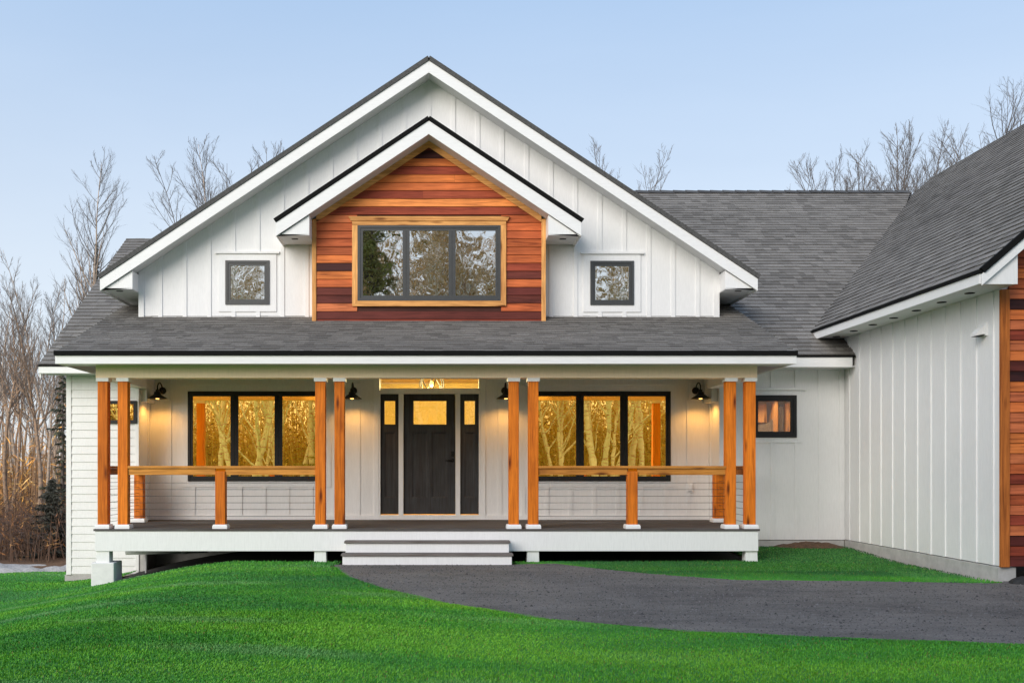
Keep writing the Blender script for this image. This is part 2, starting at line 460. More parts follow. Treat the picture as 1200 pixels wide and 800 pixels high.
# --- windows
def window(Mp, u0, u1, z0, z1, n, glass, fmat, fw=.07, mw=.13, casing=None, cmat='siding', apron=True, label=None, dproud=.035):
    f = MB()
    def ring(a, b, c, d, w, d0, d1):
        f.prism([(a,c),(b,c),(b,c+w),(a,c+w)], Mp, d0, d1); f.prism([(a,d-w),(b,d-w),(b,d),(a,d)], Mp, d0, d1)
        f.prism([(a,c+w),(a+w,c+w),(a+w,d-w),(a,d-w)], Mp, d0, d1); f.prism([(b-w,c+w),(b,c+w),(b,d-w),(b-w,d-w)], Mp, d0, d1)
    o_w = fw*.5
    ring(u0, u1, z0, z1, o_w, -.005, dproud)
    iu0, iu1 = u0+o_w, u1-o_w
    pw = (iu1-iu0)/n
    panes = []
    sw = fw*.5 if n == 1 else max(fw*.5, mw*.5)
    for k in range(n):
        a, b = iu0+k*pw, iu0+(k+1)*pw
        sl = sr = fw*.5
        if k > 0: sl = mw*.5
        if k < n-1: sr = mw*.5
        c, d = z0+o_w, z1-o_w; w = fw*.5
        pr = dproud-.012
        f.prism([(a,c),(b,c),(b,c+w),(a,c+w)], Mp, -.004, pr); f.prism([(a,d-w),(b,d-w),(b,d),(a,d)], Mp, -.004, pr)
        f.prism([(a+.002,c+w),(a+sl,c+w),(a+sl,d-w),(a+.002,d-w)], Mp, -.004, pr); f.prism([(b-sr,c+w),(b-.002,c+w),(b-.002,d-w),(b-sr,d-w)], Mp, -.004, pr)
        panes.append((a+sl, b-sr, c+w, d-w))
    w_ = part(f, 'window', fmat, label=label)
    for a, b, c, d in panes:
        q = MB(); q.prism([(a,c),(b,c),(b,d),(a,d)], Mp, .002, .008)
        part(q, 'pane', glass, w_)
    if casing:
        t = MB(); cw = casing
        t.prism([(u0-cw,z0),(u0,z0),(u0,z1),(u0-cw,z1)], Mp, 0, .016); t.prism([(u1,z0),(u1+cw,z0),(u1+cw,z1),(u1,z1)], Mp, 0, .016)
        t.prism([(u0-cw,z1),(u1+cw,z1),(u1+cw,z1+cw),(u0-cw,z1+cw)], Mp, 0, .017)
        t.prism([(u0-cw-.05,z1+cw),(u1+cw+.05,z1+cw),(u1+cw+.05,z1+cw+.035),(u0-cw-.05,z1+cw+.035)], Mp, 0, .045)
        if apron: t.prism([(u0-cw,z0-cw),(u1+cw,z0-cw),(u1+cw,z0),(u0-cw,z0)], Mp, 0, .017)
        part(t, 'window_trim', cmat, w_)
        return w_, (u0-cw-.05, u1+cw+.05, z0-cw, z1+cw+.035)
    return w_, (u0, u1, z0, z1)
def px(p, s): return (p-508)/s
def pz(p, s): return ZC+(548-p)/s

# --- shingle roof planes
def clip(poly, axis, lo, hi):
    for val, sgn in ((lo, 1), (hi, -1)):
        out = []
        for i in range(len(poly)):
            a, b = poly[i-1], poly[i]
            da, db = sgn*(a[axis]-val), sgn*(b[axis]-val)
            if (da >= 0) != (db >= 0):
                t = da/(da-db); out.append((a[0]+(b[0]-a[0])*t, a[1]+(b[1]-a[1])*t))
            if db >= 0: out.append(b)
        poly = out
        if len(poly) < 3: return []
    return poly
def roof_plane(mb, pts, under=.05):
    """pts[0]->pts[1] is the eave line; convex polygon; counter-clockwise from above"""
    P = [Vector(p) for p in pts]
    o = P[0]; u = (P[1]-P[0]).normalized(); n = (P[1]-P[0]).cross(P[2]-P[1]).normalized()
    v = n.cross(u)
    poly = [((p-o).dot(u), (p-o).dot(v)) for p in P]
    vmax = max(p[1] for p in poly); umin = min(p[0] for p in poly); umax = max(p[0] for p in poly)
    E = .142; k = 0
    while k*E < vmax:
        v0, v1 = k*E, min((k+1)*E, vmax)
        row = clip(poly, 1, v0, v1+1e-6)
        k += 1
        if not row: continue
        rowt = random.gauss(1, .035)
        a = umin - random.random()*.3
        while a < umax:
            b = a + random.choice((.11,.15,.19,.24,.28))
            c = clip(row, 0, a, b); a = b
            if len(c) < 3: continue
            lift = random.choice((0, 0, .003))
            g = .20*rowt*random.choice((.78,.88,.95,1,1.05,1.12))*(1+.06*math.sin(a*.7+k*.3))
            tint = (g*1.05, g*.985, g*.905)
            top = [o+u*q[0]+v*q[1]+n*(.004+lift+.013*(1-(q[1]-v0)/E)) for q in c]
            mb.face(top, tint)
            lowp = [q for q in c if abs(q[1]-v0) < 1e-4]
            if len(lowp) >= 2:
                l0 = min(lowp); l1 = max(lowp)
                A = o+u*l0[0]+v*l0[1]; B = o+u*l1[0]+v*l1[1]
                tp = n*(.017+lift)
                d = tuple(x*.55 for x in tint)
                mb.face([A-n*.004, B-n*.004, B+tp, A+tp], d)
    # solid sheathing underneath
    m = len(P); a = [p+n*.001 for p in P]; b = [p-n*under for p in P]
    mb.quads(a+b, [tuple(range(m)), tuple(range(m, 2*m))[::-1]] + [((i+1)%m, i, m+i, m+(i+1)%m) for i in range(m)], (.03,.03,.03))

# ================= main (wing) roof, right and left
SM = .65
ZE, YE = 2.72, -.45
roof = MB()
YR = 6.34; ZR = ZE+SM*(YR-YE)
roof_plane(roof, [(XC,YE,ZE),(6.83,YE,ZE),(10.8,YR,ZR),(XC,YR,ZR)])
roof_plane(roof, [(10.8,2*YR-YE,ZE),(XC,2*YR-YE,ZE),(XC,YR,ZR),(10.8,YR,ZR)])
main_roof = part(roof, 'main_roof', 'shingle')
cap = MB(); 
for i in range(38):
    x0 = .1+i*.28
    for s in (-1, 1):
        g = .088*random.uniform(.8,1.15)
        cap.face([(x0,YR,ZR+.045),(x0+.3,YR,ZR+.03),(x0+.3,YR+s*.14,ZR+.03-.14*SM),(x0,YR+s*.14,ZR+.045-.14*SM)][::s], (g,g,g))
part(cap, 'ridge_cap', 'shingle', main_roof)
f = MB(); f.box(5.0, 6.79, YE-.022, YE+.0, 2.525, 2.685); part(f, 'fascia', 'fascia', main_roof, .003)
f = MB(); f.box(5.0, 6.83, YE-.04, YE+.02, 2.687, 2.712); part(f, 'drip_edge', 'drip', main_roof)
f = MB(); f.box(4.74, 6.84, YE+.001, -.02, 2.53, 2.55); part(f, 'soffit', 'soffit', main_roof)
# left wing
ZEL = 2.567; YRL = 4.24; ZRL = ZEL+SM*(YRL-YE)
roof = MB()
roof_plane(roof, [(-6.40,YE,ZEL),(-1.5,YE,ZEL),(-1.5,YRL,ZRL),(-6.34,YRL,ZRL)])
roof_plane(roof, [(-1.5,2*YRL-YE,ZEL),(-6.40,2*YRL-YE,ZEL),(-6.34,YRL,ZRL),(-1.5,YRL,ZRL)])
wroof = part(roof, 'wing_roof', 'shingle')
f = MB(); f.box(-6.40, -4.96, YE-.022, YE, 2.425, 2.535); part(f, 'fascia', 'fascia', wroof, .003)
f = MB(); f.box(-6.41, -4.9, YE-.04, YE+.02, 2.537, 2.560); part(f, 'drip_edge', 'drip', wroof)
f = MB(); f.box(-6.38, -4.85, YE+.001, -.02, 2.43, 2.45); part(f, 'soffit', 'soffit', wroof)
f = MB()
f.prism([(YE,ZEL-.21),(YRL,ZRL-.21),(YRL,ZRL-.055),(YE,ZEL-.055)], sideL(-6.37), 0, .022)
f.prism([(YRL,ZRL-.21),(2*YRL-YE,ZEL-.21),(2*YRL-YE,ZEL-.055),(YRL,ZRL-.055)], sideL(-6.37), 0, .022)
part(f, 'rake_board', 'fascia', wroof)

# ================= upper gable
AZ, SG, GX = 7.56, .662, 5.35
GE = AZ-SG*GX
YG = -.40
def gtop(x): return AZ-SG*abs(x-XC)
roof = MB()
YB = 12.9
roof_plane(roof, [(XC-GX,YB,GE),(XC-GX,YG,GE),(XC,YG,AZ),(XC,YB,AZ)])
roof_plane(roof, [(XC+GX,YG,GE),(XC+GX,YB,GE),(XC,YB,AZ),(XC,YG,AZ)])
groof = part(roof, 'gable_roof', 'shingle')
FH = .175
for s in (-1, 1):
    f = MB()
    p = [(XC, AZ-.055-FH*1.12),(XC+s*(GX-.005), GE-.055-FH*1.12),(XC+s*(GX-.005), GE-.055),(XC, AZ-.055)]
    f.prism(p, front(YG), -.001, .024); part(f, 'rake_board', 'fascia', groof, .003)
    f = MB()
    f.bar((XC, YG-.018, AZ-.012), (XC+s*(GX+.02), YG-.018, GE-.012-.02*SG), .05, .07, (0,1,0)); part(f, 'drip_edge', 'edge', groof)
    f = MB()       # sloped soffit of the front overhang
    p = [(XC, AZ-.052-FH*.95),(XC+s*(GX-.06), GE-.052-FH*.95+.06*SG),(XC+s*(GX-.06), GE-.052-FH*.95+.06*SG+.02),(XC, AZ-.052-FH*.95+.02)]
    f.prism(p, front(YG), -.002, -.398); part(f, 'soffit', 'soffit', groof)
    # boxed eave: side fascia, level soffit, front closure
    f = MB(); xe = XC+s*GX; f.box(xe-.02*s, xe, YG+.003, 12.8, GE-.25, GE-.055); part(f, 'fascia', 'fascia', groof)
    xw = XC+s*4.83
    f = MB(); f.box(xw, xe-.022*s, YG+.02, 12.8, 3.80, 3.815); part(f, 'soffit', 'soffit', groof)
    f = MB(); f.prism([(xe-.024*s, 3.8165),(xw-.002*s, 3.8165),(xw-.002*s, gtop(xw)-.26),(xe-.024*s, GE-.24)], front(YG+.03), -.365, .012); part(f, 'eave_return', 'trim', groof)
    f = MB(); cx = XC+s*5.08; f.box(cx-.05, cx+.05, -.25, -.20, 3.792, 3.7985); part(f, 'soffit_vent', 'drip', groof)
# gable wall
GZ = 3.33
sw_l = (px(264.4,70.4), px(316,70.4), pz(357,70.4), pz(305.5,70.4))
sw_r = (px(691.5,70.4), px(742.5,70.4), pz(357.5,70.4), pz(306,70.4))
wl, skl = window(front(0), *sw_l, 1, 'sky_glass', 'frame_grey', fw=.085, casing=.115, label='small square window left of the cedar dormer')
wr, skr = window(front(0), *sw_r, 1, 'sky_glass', 'frame_grey', fw=.085, casing=.115, label='small square window right of the cedar dormer')
mb = MB()
wt = lambda x: gtop(x)-.2
x0, x1 = XC-4.83, XC+4.83
mb.prism([(x0,GZ-.3),(x1,GZ-.3),(x1,wt(x1)+.05),(XC,wt(XC)+.05),(x0,wt(x0)+.05)], front(0), -.1, 0)
us = [XC+k*BS for k in range(-11, 12)]
battens(mb, front(0), us, GZ+.05, wt, [skl, skr])
mb.box(x0, x0+.09, -.022, -.001, GZ+.05, wt(x0)); mb.box(x1-.09, x1, -.022, -.001, GZ+.05, wt(x1))
part(mb, 'gable_wall', 'siding')
mb = MB(); mb.box(x0-.02, x1+.02, -.034, .0, GZ-.02, GZ+.05); mb.box(x0-.02, x1+.02, -.045, .0, GZ-.035, GZ-.021); part(mb, 'base_trim', 'trim', None, .003)
for s in (-1, 1):
    mb = MB(); xa = XC+s*4.83
    mb.box(xa-.1*s, xa-.001*s, .1, 12.4, 2.0, 3.81); part(mb, 'gable_side_wall', 'siding')

# ================= cedar dormer
YD = -.35; YDF = -.75; DZ, DS, DX = 6.47, .665, 2.435
DE = DZ-DS*DX; DW = 1.905
DB = 3.2
def dtop(x): return DZ-DS*abs(x-XC)
roof = MB()
roof_plane(roof, [(XC-DX,3,DE),(XC-DX,YDF,DE),(XC,YDF,DZ),(XC,3,DZ)])
roof_plane(roof, [(XC+DX,YDF,DE),(XC+DX,3,DE),(XC,3,DZ),(XC,YDF,DZ)])
droof = part(roof, 'dormer_roof', 'shingle')
for s in (-1, 1):
    f = MB(); fh = .215
    p = [(XC, DZ-.055-fh),(XC+s*(DX-.005), DE-.055-fh),(XC+s*(DX-.005), DE-.055),(XC, DZ-.055)]
    f.prism(p, front(YDF), -.001, .024); part(f, 'rake_board', 'fascia', droof, .003)
    f = MB(); f.bar((XC, YDF-.018, DZ-.012), (XC+s*(DX+.02), YDF-.018, DE-.012-.02*DS), .05, .062, (0,1,0)); part(f, 'drip_edge', 'drip', droof)
    f = MB()
    p = [(XC, DZ-.05-fh*.95),(XC+s*(DX-.05), DE-.05-fh*.95+.05*DS),(XC+s*(DX-.05), DE-.03-fh*.95+.05*DS),(XC, DZ-.03-fh*.95)]
    f.prism(p, front(YDF), -.002, -.398); part(f, 'soffit', 'soffit', droof)
    xe = XC+s*DX; xw = XC+s*DW
    f = MB(); f.box(xe-.02*s, xe, YDF+.003, -.02, DE-.27, DE-.04); part(f, 'fascia', 'fascia', droof)
    f = MB(); f.box(xw+.001*s, xe-.022*s, YDF+.02, -.02, 4.60, 4.615); part(f, 'soffit', 'soffit', droof)
    f = MB(); f.prism([(xe-.024*s, 4.6165),(xw+.002*s, 4.6165),(xw+.002*s, dtop(xw)-.28),(xe-.024*s, DE-.27)], front(YDF+.03), -.70, .012); part(f, 'eave_return', 'trim', droof)
    f = MB(); cx = XC+s*2.17; f.box(cx-.05, cx+.05, -.5, -.45, 4.592, 4.5985); part(f, 'soffit_vent', 'drip', droof)
OR=(.66,.195,.050); RO=(.54,.135,.042); RB=(.43,.105,.034); DR=(.29,.056,.028); MA=(.125,.027,.020); VD=(.052,.014,.014); SA=(.57,.165,.066); BO=(.80,.285,.080)
rows = [DR,MA,SA,MA,MA,RO,OR,VD,OR,RB,RB,RO,RB,SA,DR,BO,DR,RO,OR,DR,OR,VD,MA,OR,RB]
rowsR = [DR,MA,RO,MA,MA,RO,MA,DR,RO,RB,RO,RB,RO,RB]
rowL = list(rows)
EX = .1310
db0 = pz(382,71.8)-.02
wd = (px(419.3,71.8), px(586.5,71.8), pz(352.8,71.8), pz(264.8,71.8))
mb = MB(); ws = lambda x: dtop(x)-.2
def jit(c, a=.12):
    k = random.uniform(1-a, 1+a); return (c[0]*k, c[1]*k*random.uniform(.94,1.06), c[2]*k)
wx0, wx1 = XC-DW+.065, XC+DW-.065
mb.prism([(wx0,db0-.1),(wx1,db0-.1),(wx1,ws(wx1)),(XC,ws(XC)),(wx0,ws(wx0))], front(YD), -.08, -.004, (.06,.02,.015))
for k, c in enumerate(rows):
    z0, z1 = db0+k*EX, db0+(k+1)*EX-.004
    inw = z1 > wd[2]-.1 and z0 < wd[3]+.09
    segs = [(wx0, wd[0]-.01, c), (wd[1]+.01, wx1, rowsR[k] if k < len(rowsR) else c)] if inw else [(wx0, wx1, c)]
    if not inw and k in (2, 5, 16, 18): 
        j = random.uniform(-.8,.8); segs = [(wx0, j-.001, c), (j+.001, wx1, jit(c,.25))]
    for a, b, cc in segs:
        pl = [(a,z0),(b,z0),(b,z1),(a,z1)]
        # clip to the rake
        out = []
        for sgn in (1, -1):
            tmp = []
            g = lambda q: (DZ-.2-DS*sgn*(q[0]-XC))-q[1]
            for i in range(len(pl)):
                A, B = pl[i-1], pl[i]; da, db_ = g(A), g(B)
                if (da >= 0) != (db_ >= 0):
                    t = da/(da-db_); tmp.append((A[0]+(B[0]-A[0])*t, A[1]+(B[1]-A[1])*t))
                if db_ >= 0: tmp.append(B)
            pl = tmp
            if len(pl) < 3: break
        if len(pl) < 3: continue
        cc = jit(cc)
        # slightly tilted lap boards
        n = len(pl)
        A3 = [(u, YD-.004-.016*(1-(z-z0)/EX), z) for u, z in pl]; B3 = [(u, YD+.01, z) for u, z in pl]
        mb.quads(A3+B3, [tuple(range(n)), tuple(range(n,2*n))[::-1]]+[((i+1)%n, i, n+i, n+(i+1)%n) for i in range(n)], cc)
part(mb, 'cedar_wall', 'plank', label='varied red and orange cedar boards on the dormer')
for s in (-1, 1):
    mb = MB(); xa = XC+s*DW
    mb.box(xa-.07*s, xa, YD-.03, -.0, db0-.01, dtop(xa)-.26); part(mb, 'corner_board', 'cedar_trim', None, .004)
    mb = MB()
    p = [(XC, DZ-.36),(XC+s*(DW-.072), DZ-.36-DS*(DW-.072)),(XC+s*(DW-.072), DZ-.25-DS*(DW-.072)),(XC, DZ-.25)]
    mb.prism(p, front(YD), .012, .034); part(mb, 'frieze_board', 'cedar_trim_x', None, .003)
    mb = MB(); mb.box(xa-.06*s, xa-.004*s, -.3, -.001, db0-.1, 4.61); part(mb, 'dormer_side_wall', 'siding')
w_, _ = window(front(YD-.016), *wd, 3, 'sky_glass', 'frame_grey', fw=.085, mw=.115, dproud=.03, label='triple upstairs window framed in pale cedar')
t = MB(); cw = .09
t.prism([(wd[0]-cw,wd[2]-cw),(wd[0],wd[2]),(wd[0],wd[3]),(wd[0]-cw,wd[3])], front(YD), .0, .042)
part(t, 'window_trim', 'cedar_trim', w_, .003)
t = MB(); t.prism([(wd[1],wd[2]),(wd[1]+cw,wd[2]-cw),(wd[1]+cw,wd[3]),(wd[1],wd[3])], front(YD), .0, .042)
part(t, 'window_trim', 'cedar_trim', w_, .003)
t = MB()
t.prism([(wd[0]-cw,wd[2]-cw),(wd[1]+cw,wd[2]-cw),(wd[1],wd[2]),(wd[0],wd[2])], front(YD), .0, .042)
t.prism([(wd[0]-cw,wd[3]),(wd[1]+cw,wd[3]),(wd[1]+cw,wd[3]+.07),(wd[0]-cw,wd[3]+.07)], front(YD), .0, .042)
t.prism([(wd[0]-cw-.02,wd[3]+.071),(wd[1]+cw+.02,wd[3]+.071),(wd[1]+cw+.06,wd[3]+.145),(wd[0]-cw-.06,wd[3]+.145)], front(YD), .0, .055)
part(t, 'window_head', 'cedar_trim_x', w_, .003)

# ================= porch roof
PX0, PX1 = -5.43, 5.21; PYE, PZE = -2.41, 2.56; PS = (3.40-PZE)/(0-PYE)
roof = MB()
Y2 = .9
roof_plane(roof, [(PX0,PYE,PZE),(PX1,PYE,PZE),(PX1,Y2,PZE+PS*(Y2-PYE)),(PX0,Y2,PZE+PS*(Y2-PYE))], .07)
proof = part(roof, 'porch_roof', 'shingle')
f = MB(); f.box(PX0, PX1, PYE-.022, PYE, 2.385, 2.505); part(f, 'fascia', 'fascia', proof, .003)
f = MB(); f.box(PX0-.012, PX1+.012, PYE-.050, PYE+.01, 2.507, 2.572); part(f, 'drip_edge', 'drip', proof)
f = MB(); f.box(PX0, PX1, PYE+.001, -2.055, 2.392, 2.404); part(f, 'soffit', 'soffit', proof)
for X, s in ((PX0,1),(PX1,-1)):
    f = MB(); f.prism([(PYE,2.39),(.5,2.39),(.5,PZE+PS*(.5-PYE)-.075),(PYE,PZE-.075)], sideR(X), 0.002, .022 if s > 0 else -.022); part(f, 'rake_board', 'fascia', proof)
BX0, BX1 = px(110.5,80), px(889,80)
f = MB(); f.box(BX0, BX1, -2.055, -1.85, 2.215, 2.52); 
part(f, 'porch_beam', 'beam', None, .004)
for a, b in ((BX0, BX0+.2),(BX1-.2, BX1)):
    f = MB(); f.box(a, b, -1.848, -.001, 2.215, 2.52); part(f, 'porch_side_beam', 'trim', None, .004)
f = MB(); f.box(BX0+.2, BX1-.2, -1.848, -.001, 2.501, 2.52); f.box(-4.9, 4.76, .0, .62, 2.501, 2.52); part(f, 'porch_ceiling', 'soffit')

# ================= door wall (recessed) with door, sidelights, transom
YW = .62
SWL = 68.0
lw_l = (px(220.5,SWL), px(381,SWL), pz(563.5,SWL), pz(458.5,SWL))
lw_r = (px(625,SWL), px(785.5,SWL), pz(563.5,SWL), pz(458.5,SWL))
du0, du1 = px(444.8,SWL), px(562,SWL)
dz0, dz1 = pz(603,SWL), pz(461.5,SWL); tz1 = 2.485
hole = (du0, du1, dz0, tz1)
mb = MB()
x0, x1 = -4.90, 4.76
for a, b, c, d in rects_minus(x0, x1, -.2, 2.515, [hole]):
    mb.prism([(a,c),(b,c),(b,d),(a,d)], front(YW), -.1, 0)
sk = []
_, s1 = window(front(YW), *lw_l, 3, 'gold_lit_glass', 'frame', fw=.085, mw=.135, casing=.1, label='triple porch window left of the door')
_, s2 = window(front(YW), *lw_r, 3, 'gold_lit_glass', 'frame', fw=.085, mw=.135, casing=.1, label='triple porch window right of the door')
sk = [s1, s2, (du0-.12, du1+.12, -.2, 2.52)]
lamps_x = (-4.66, -1.375, 1.225, 4.51)
P_ = lambda q: px(q, SWL); Z_ = lambda q: pz(q, SWL)
for lx_ in lamps_x: sk.append((lx_-.12, lx_+.12, 2.06, 2.37))
us = [XC+k*BS for k in range(-11, 12) if x0+.1 < XC+k*BS < x1-.1]
battens(mb, front(YW), us, .08, lambda u: 2.44, sk)
mb.box(x0+.012, x1-.012, YW-.024, YW, .003, .08); mb.box(x0+.022, P_(438), YW-.024, YW, 2.44, 2.498); mb.box(P_(569), x1-.022, YW-.024, YW, 2.44, 2.498)
part(mb, 'porch_wall', 'siding')
# returns of the recess
for X, s in ((-4.90, 1), (4.76, -1)):
    mb = MB(); mb.box(X-.1*s, X, .101, YW+.1, -.2, 2.515); mb.box(X, X+.02*s, YW-.11, YW-.001, .003, 2.498); part(mb, 'recess_wall', 'siding')
# door
def raised(mb, u0, u1, z0, z1, Yf, t=.05):
    mb.prism([(u0,z0),(u1,z0),(u1,z1),(u0,z1)], front(Yf), 0, t)
def leaf(u0, u1, z0, z1, lite, panels, Yf, name, label=None):
    mb = MB()
    holes = [lite]+panels
    for a, b, c, d in rects_minus(u0, u1, z0, z1, holes): mb.prism([(a,c),(b,c),(b,d),(a,d)], front(Yf), -.045, 0)
    for a, b, c, d in panels:
        mb.prism([(a,c),(b,c),(b,d),(a,d)], front(Yf), -.04, -.016)
        i = .03
        for q in ([(a,c),(b,c),(b-i,c+i),(a+i,c+i)], [(b,c),(b,d),(b-i,d-i),(b-i,c+i)], [(b,d),(a,d),(a+i,d-i),(b-i,d-i)], [(a,d),(a,c),(a+i,c+i),(a+i,d-i)]):
            Mf = front(Yf)
            mb.face([Mf(*q[0],-.0005), Mf(*q[1],-.0005), Mf(*q[2],-.0155), Mf(*q[3],-.0155)])
    a, b, c, d = lite; i = .018
    for q in ([(a-i,c-i),(b+i,c-i),(b+i,c),(a-i,c)], [(a-i,d),(b+i,d),(b+i,d+i),(a-i,d+i)], [(a-i,c),(a,c),(a,d),(a-i,d)], [(b,c),(b+i,c),(b+i,d),(b,d)]):
        mb.prism(q, front(Yf), -.001, .01)
    o = part(mb, name, 'door', label=label)
    g = MB(); g.prism([(a,c),(b,c),(b,d),(a,d)], front(Yf), -.03, -.022); part(g, 'glass', 'clear', o)
    return o
P_ = lambda q: px(q, SWL); Z_ = lambda q: pz(q, SWL)
Yf = YW+.03
zl0, zl1 = Z_(497), Z_(469.5)
dr = leaf(P_(472.8), P_(533.7), dz0+.012, dz1, (P_(484.7), P_(523), zl0, zl1),
     [(P_(482.5), P_(501), Z_(583), Z_(506)), (P_(505.5), P_(524), Z_(583), Z_(506))], Yf, 'door')
leaf(P_(445.9), P_(467), dz0+.012, dz1, (P_(450.6), P_(463), zl0, zl1), [(P_(450.2), P_(463), Z_(583), Z_(506))], Yf, 'sidelight')
leaf(P_(539.4), P_(561), dz0+.012, dz1, (P_(544.5), P_(556.5), zl0, zl1), [(P_(544), P_(556.5), Z_(583), Z_(506))], Yf, 'sidelight')
hd = MB()
hx, hz = P_(530.3), Z_(539)
hd.lathe([(0,.0),(.032,.0),(.032,.012),(.026,.018),(0,.018)], (hx, Yf, hz), 16, axis='Y')
hd.tube([(hx,Yf-.01,hz),(hx,Yf-.05,hz)], .011, 8)
hd.tube([(hx+.006,Yf-.05,hz),(hx-.06,Yf-.052,hz+.002),(hx-.125,Yf-.046,hz-.006)], [.012,.011,.009], 8)
part(hd, 'handle', 'black', dr)
hd = MB(); hd.box(hx-.032, hx+.032, Yf-.02, Yf, Z_(532)-.04, Z_(532)+.05); hd.lathe([(0,.02),(.022,.02),(.02,.03),(0,.03)], (hx, Yf, Z_(532)), 14, axis='Y'); part(hd, 'deadbolt', 'black', dr, .004)
t = MB()
for a, b in ((444.0,445.8),(467.1,472.7),(533.8,539.3),(561.1,563.0)): t.box(P_(a), P_(b), YW-.02, YW+.08, dz0, dz1)
t.box(P_(444.0), P_(563.0), YW-.021, YW+.08, dz1+.001, Z_(457.2))
t.box(P_(444.0), P_(563.0), YW-.02, YW+.09, .002, dz0-.001)
t.box(P_(438.2), P_(443.9), YW-.026, YW, .002, 2.498); t.box(P_(563.1), P_(568.8), YW-.026, YW, .002, 2.498)
part(t, 'door_frame', 'trim', None, .003)
tr = MB()
for q in ((P_(445.2), P_(562), Z_(457.0), Z_(457)+.03), (P_(445.2), P_(562), tz1-.02, tz1), (P_(445.2), P_(446.2), Z_(457)+.03, tz1-.02), (P_(561), P_(562), Z_(457)+.03, tz1-.02)):
    tr.box(q[0], q[1], YW-.012, YW+.05, q[2], q[3])
tw = part(tr, 'transom_window', 'trim')
g = MB(); g.box(P_(446.3), P_(560.9), YW+.01, YW+.016, Z_(457)+.031, tz1-.021); part(g, 'pane', 'clear', tw)
# foyer seen through the transom and door lights
fo = MB()
fx0, fx1, fy1, fz1 = -1.35, 1.2, 6.0, 2.78
fo.box(fx0-.1, fx0, YW+.12, fy1, -.02, fz1); fo.box(fx1, fx1+.1, YW+.12, fy1, -.02, fz1)
fo.box(fx0-.1, fx1+.1, fy1+.002, fy1+.1, -.02, fz1); fo.box(fx0-.1, fx1+.1, YW+.12, fy1, fz1+.002, fz1+.08)
fo.box(fx0-.1, fx1+.1, YW+.10, YW+.118, 2.515, fz1)
part(fo, 'foyer_wall', 'interior')
fo = MB(); fo.box(fx0, fx1, YW+.12, fy1, -.03, -.005); part(fo, 'foyer_floor', 'interior_wood')
fo = MB()
for k in range(1, 14): fo.box(fx0+.01, fx1-.01, YW+.2+k*.38, YW+.215+k*.38, fz1-.006, fz1+.001)

part(fo, 'foyer_trim', 'interior_wood')

# ================= wing walls beside the porch
# left: lap siding
WX0, WX1 = px(78,70.4), -4.90
lwin = (px(122,70.4), px(160.8,70.4), pz(496,70.4), pz(469.5,70.4))
mb = MB(); mb.box(WX0+.02, WX1-.001, .003, .1, -.9, 2.44)
E = .133; k = 0
while -.868+k*E < 2.42:
    z0, z1 = -.868+k*E, min(-.868+(k+1)*E, 2.43)
    xa, xb = WX0+.085, WX1-.062
    mb.quads([(xa,-.016,z0),(xb,-.016,z0),(xb,-.002,z1),(xa,-.002,z1),(xa,.003,z0),(xb,.003,z0)], [(0,1,2,3),(0,4,5,1)])
    k += 1
part(mb, 'lap_wall', 'siding', label='white horizontal lap siding at the left end')
mb = MB(); mb.box(WX0, WX0+.084, -.022, .05, -.88, 2.425); mb.box(WX1-.061, WX1, -.022, -.0005, -.88, 2.425); part(mb, 'corner_board', 'trim', None, .003)
window(front(-.012), *lwin, 1, 'gold_lit_glass', 'frame', fw=.055, label='narrow window in the lap siding behind the corner posts')
mb = MB()
mb.prism([(.051,-.88),(2*YRL-.05,-.88),(2*YRL-.05,2.4),(YRL,ZRL-.12),(.051,2.4)], sideL(WX0+.1), 0, .08)
part(mb, 'end_wall', 'siding')
# right: board and batten
RX0, RX1 = 4.76, 6.847
rwin = (px(881,70.4), px(933,70.4), pz(512.5,70.4), pz(463,70.4))
mb = MB()
rb = -.30
for a, b, c, d in rects_minus(RX0, RX1, rb, 2.54, [rwin]):
    mb.prism([(a,c),(b,c),(b,d),(a,d)], front(0), -.1, 0)
w_, s1 = window(front(0), *rwin, 1, 'clear_dim', 'frame', fw=.10, casing=.085, label='small window right of the porch')
battens(mb, front(0), [px(p,70.4) for p in (905, 933.5, 961)], rb, lambda u: 2.53, [s1])
mb.box(RX1-.10, RX1-.02, -.022, -.001, rb, 2.53)
part(mb, 'wing_wall', 'siding')
ro = MB()
ro.box(RX0+.15, RX1-.06, 1.9, 2.0, -.2, 2.6); ro.box(RX0+.02, RX0+.1, .12, 2.0, -.2, 2.6); ro.box(RX1-.08, RX1-.02, .12, 1.9, -.2, 2.6); ro.box(RX0+.102, RX1-.082, .102, 1.898, 2.49, 2.53)
part(ro, 'room_wall', 'interior_brown')
ro = MB()
ro.box(6.36, 6.72, 1.55, 1.898, .5, 2.06); ro.box(6.13, 6.19, 1.4, 1.898, .5, 2.10); ro.box(5.6, 6.05, 1.6, 1.898, 1.72, 2.04)
ro.box(4.95, 6.7, 1.3, 1.9, 2.14, 2.3)
part(ro, 'room_cabinet', 'interior_wood')
ro = MB(); ro.prism([(5.5,.6),(6.32,.6),(6.32,2.0),(6.24,2.0),(6.1,1.72),(5.5,1.56)], front(1.5), -.1, 0); part(ro, 'room_counter', 'interior_grey')
# foundation
fd = MB()
fd.box(WX0-.03, WX1, .0, .2, -1.35, -.885); fd.box(WX0-.03, WX0+.12, .201, 8, -1.35, -.885)
fd.box(WX1+.001, RX0-.001, YW-.02, YW+.2, -1.35, -.21)
fd.box(WX1+.001, WX1+.12, .0, YW-.021, -1.35, -.21); fd.box(RX0-.12, RX0-.001, .0, YW-.021, -1.35, -.21)
fd.box(RX0, 6.83, -.012, .1, -.8, rb-.012)
part(fd, 'foundation', 'concrete')

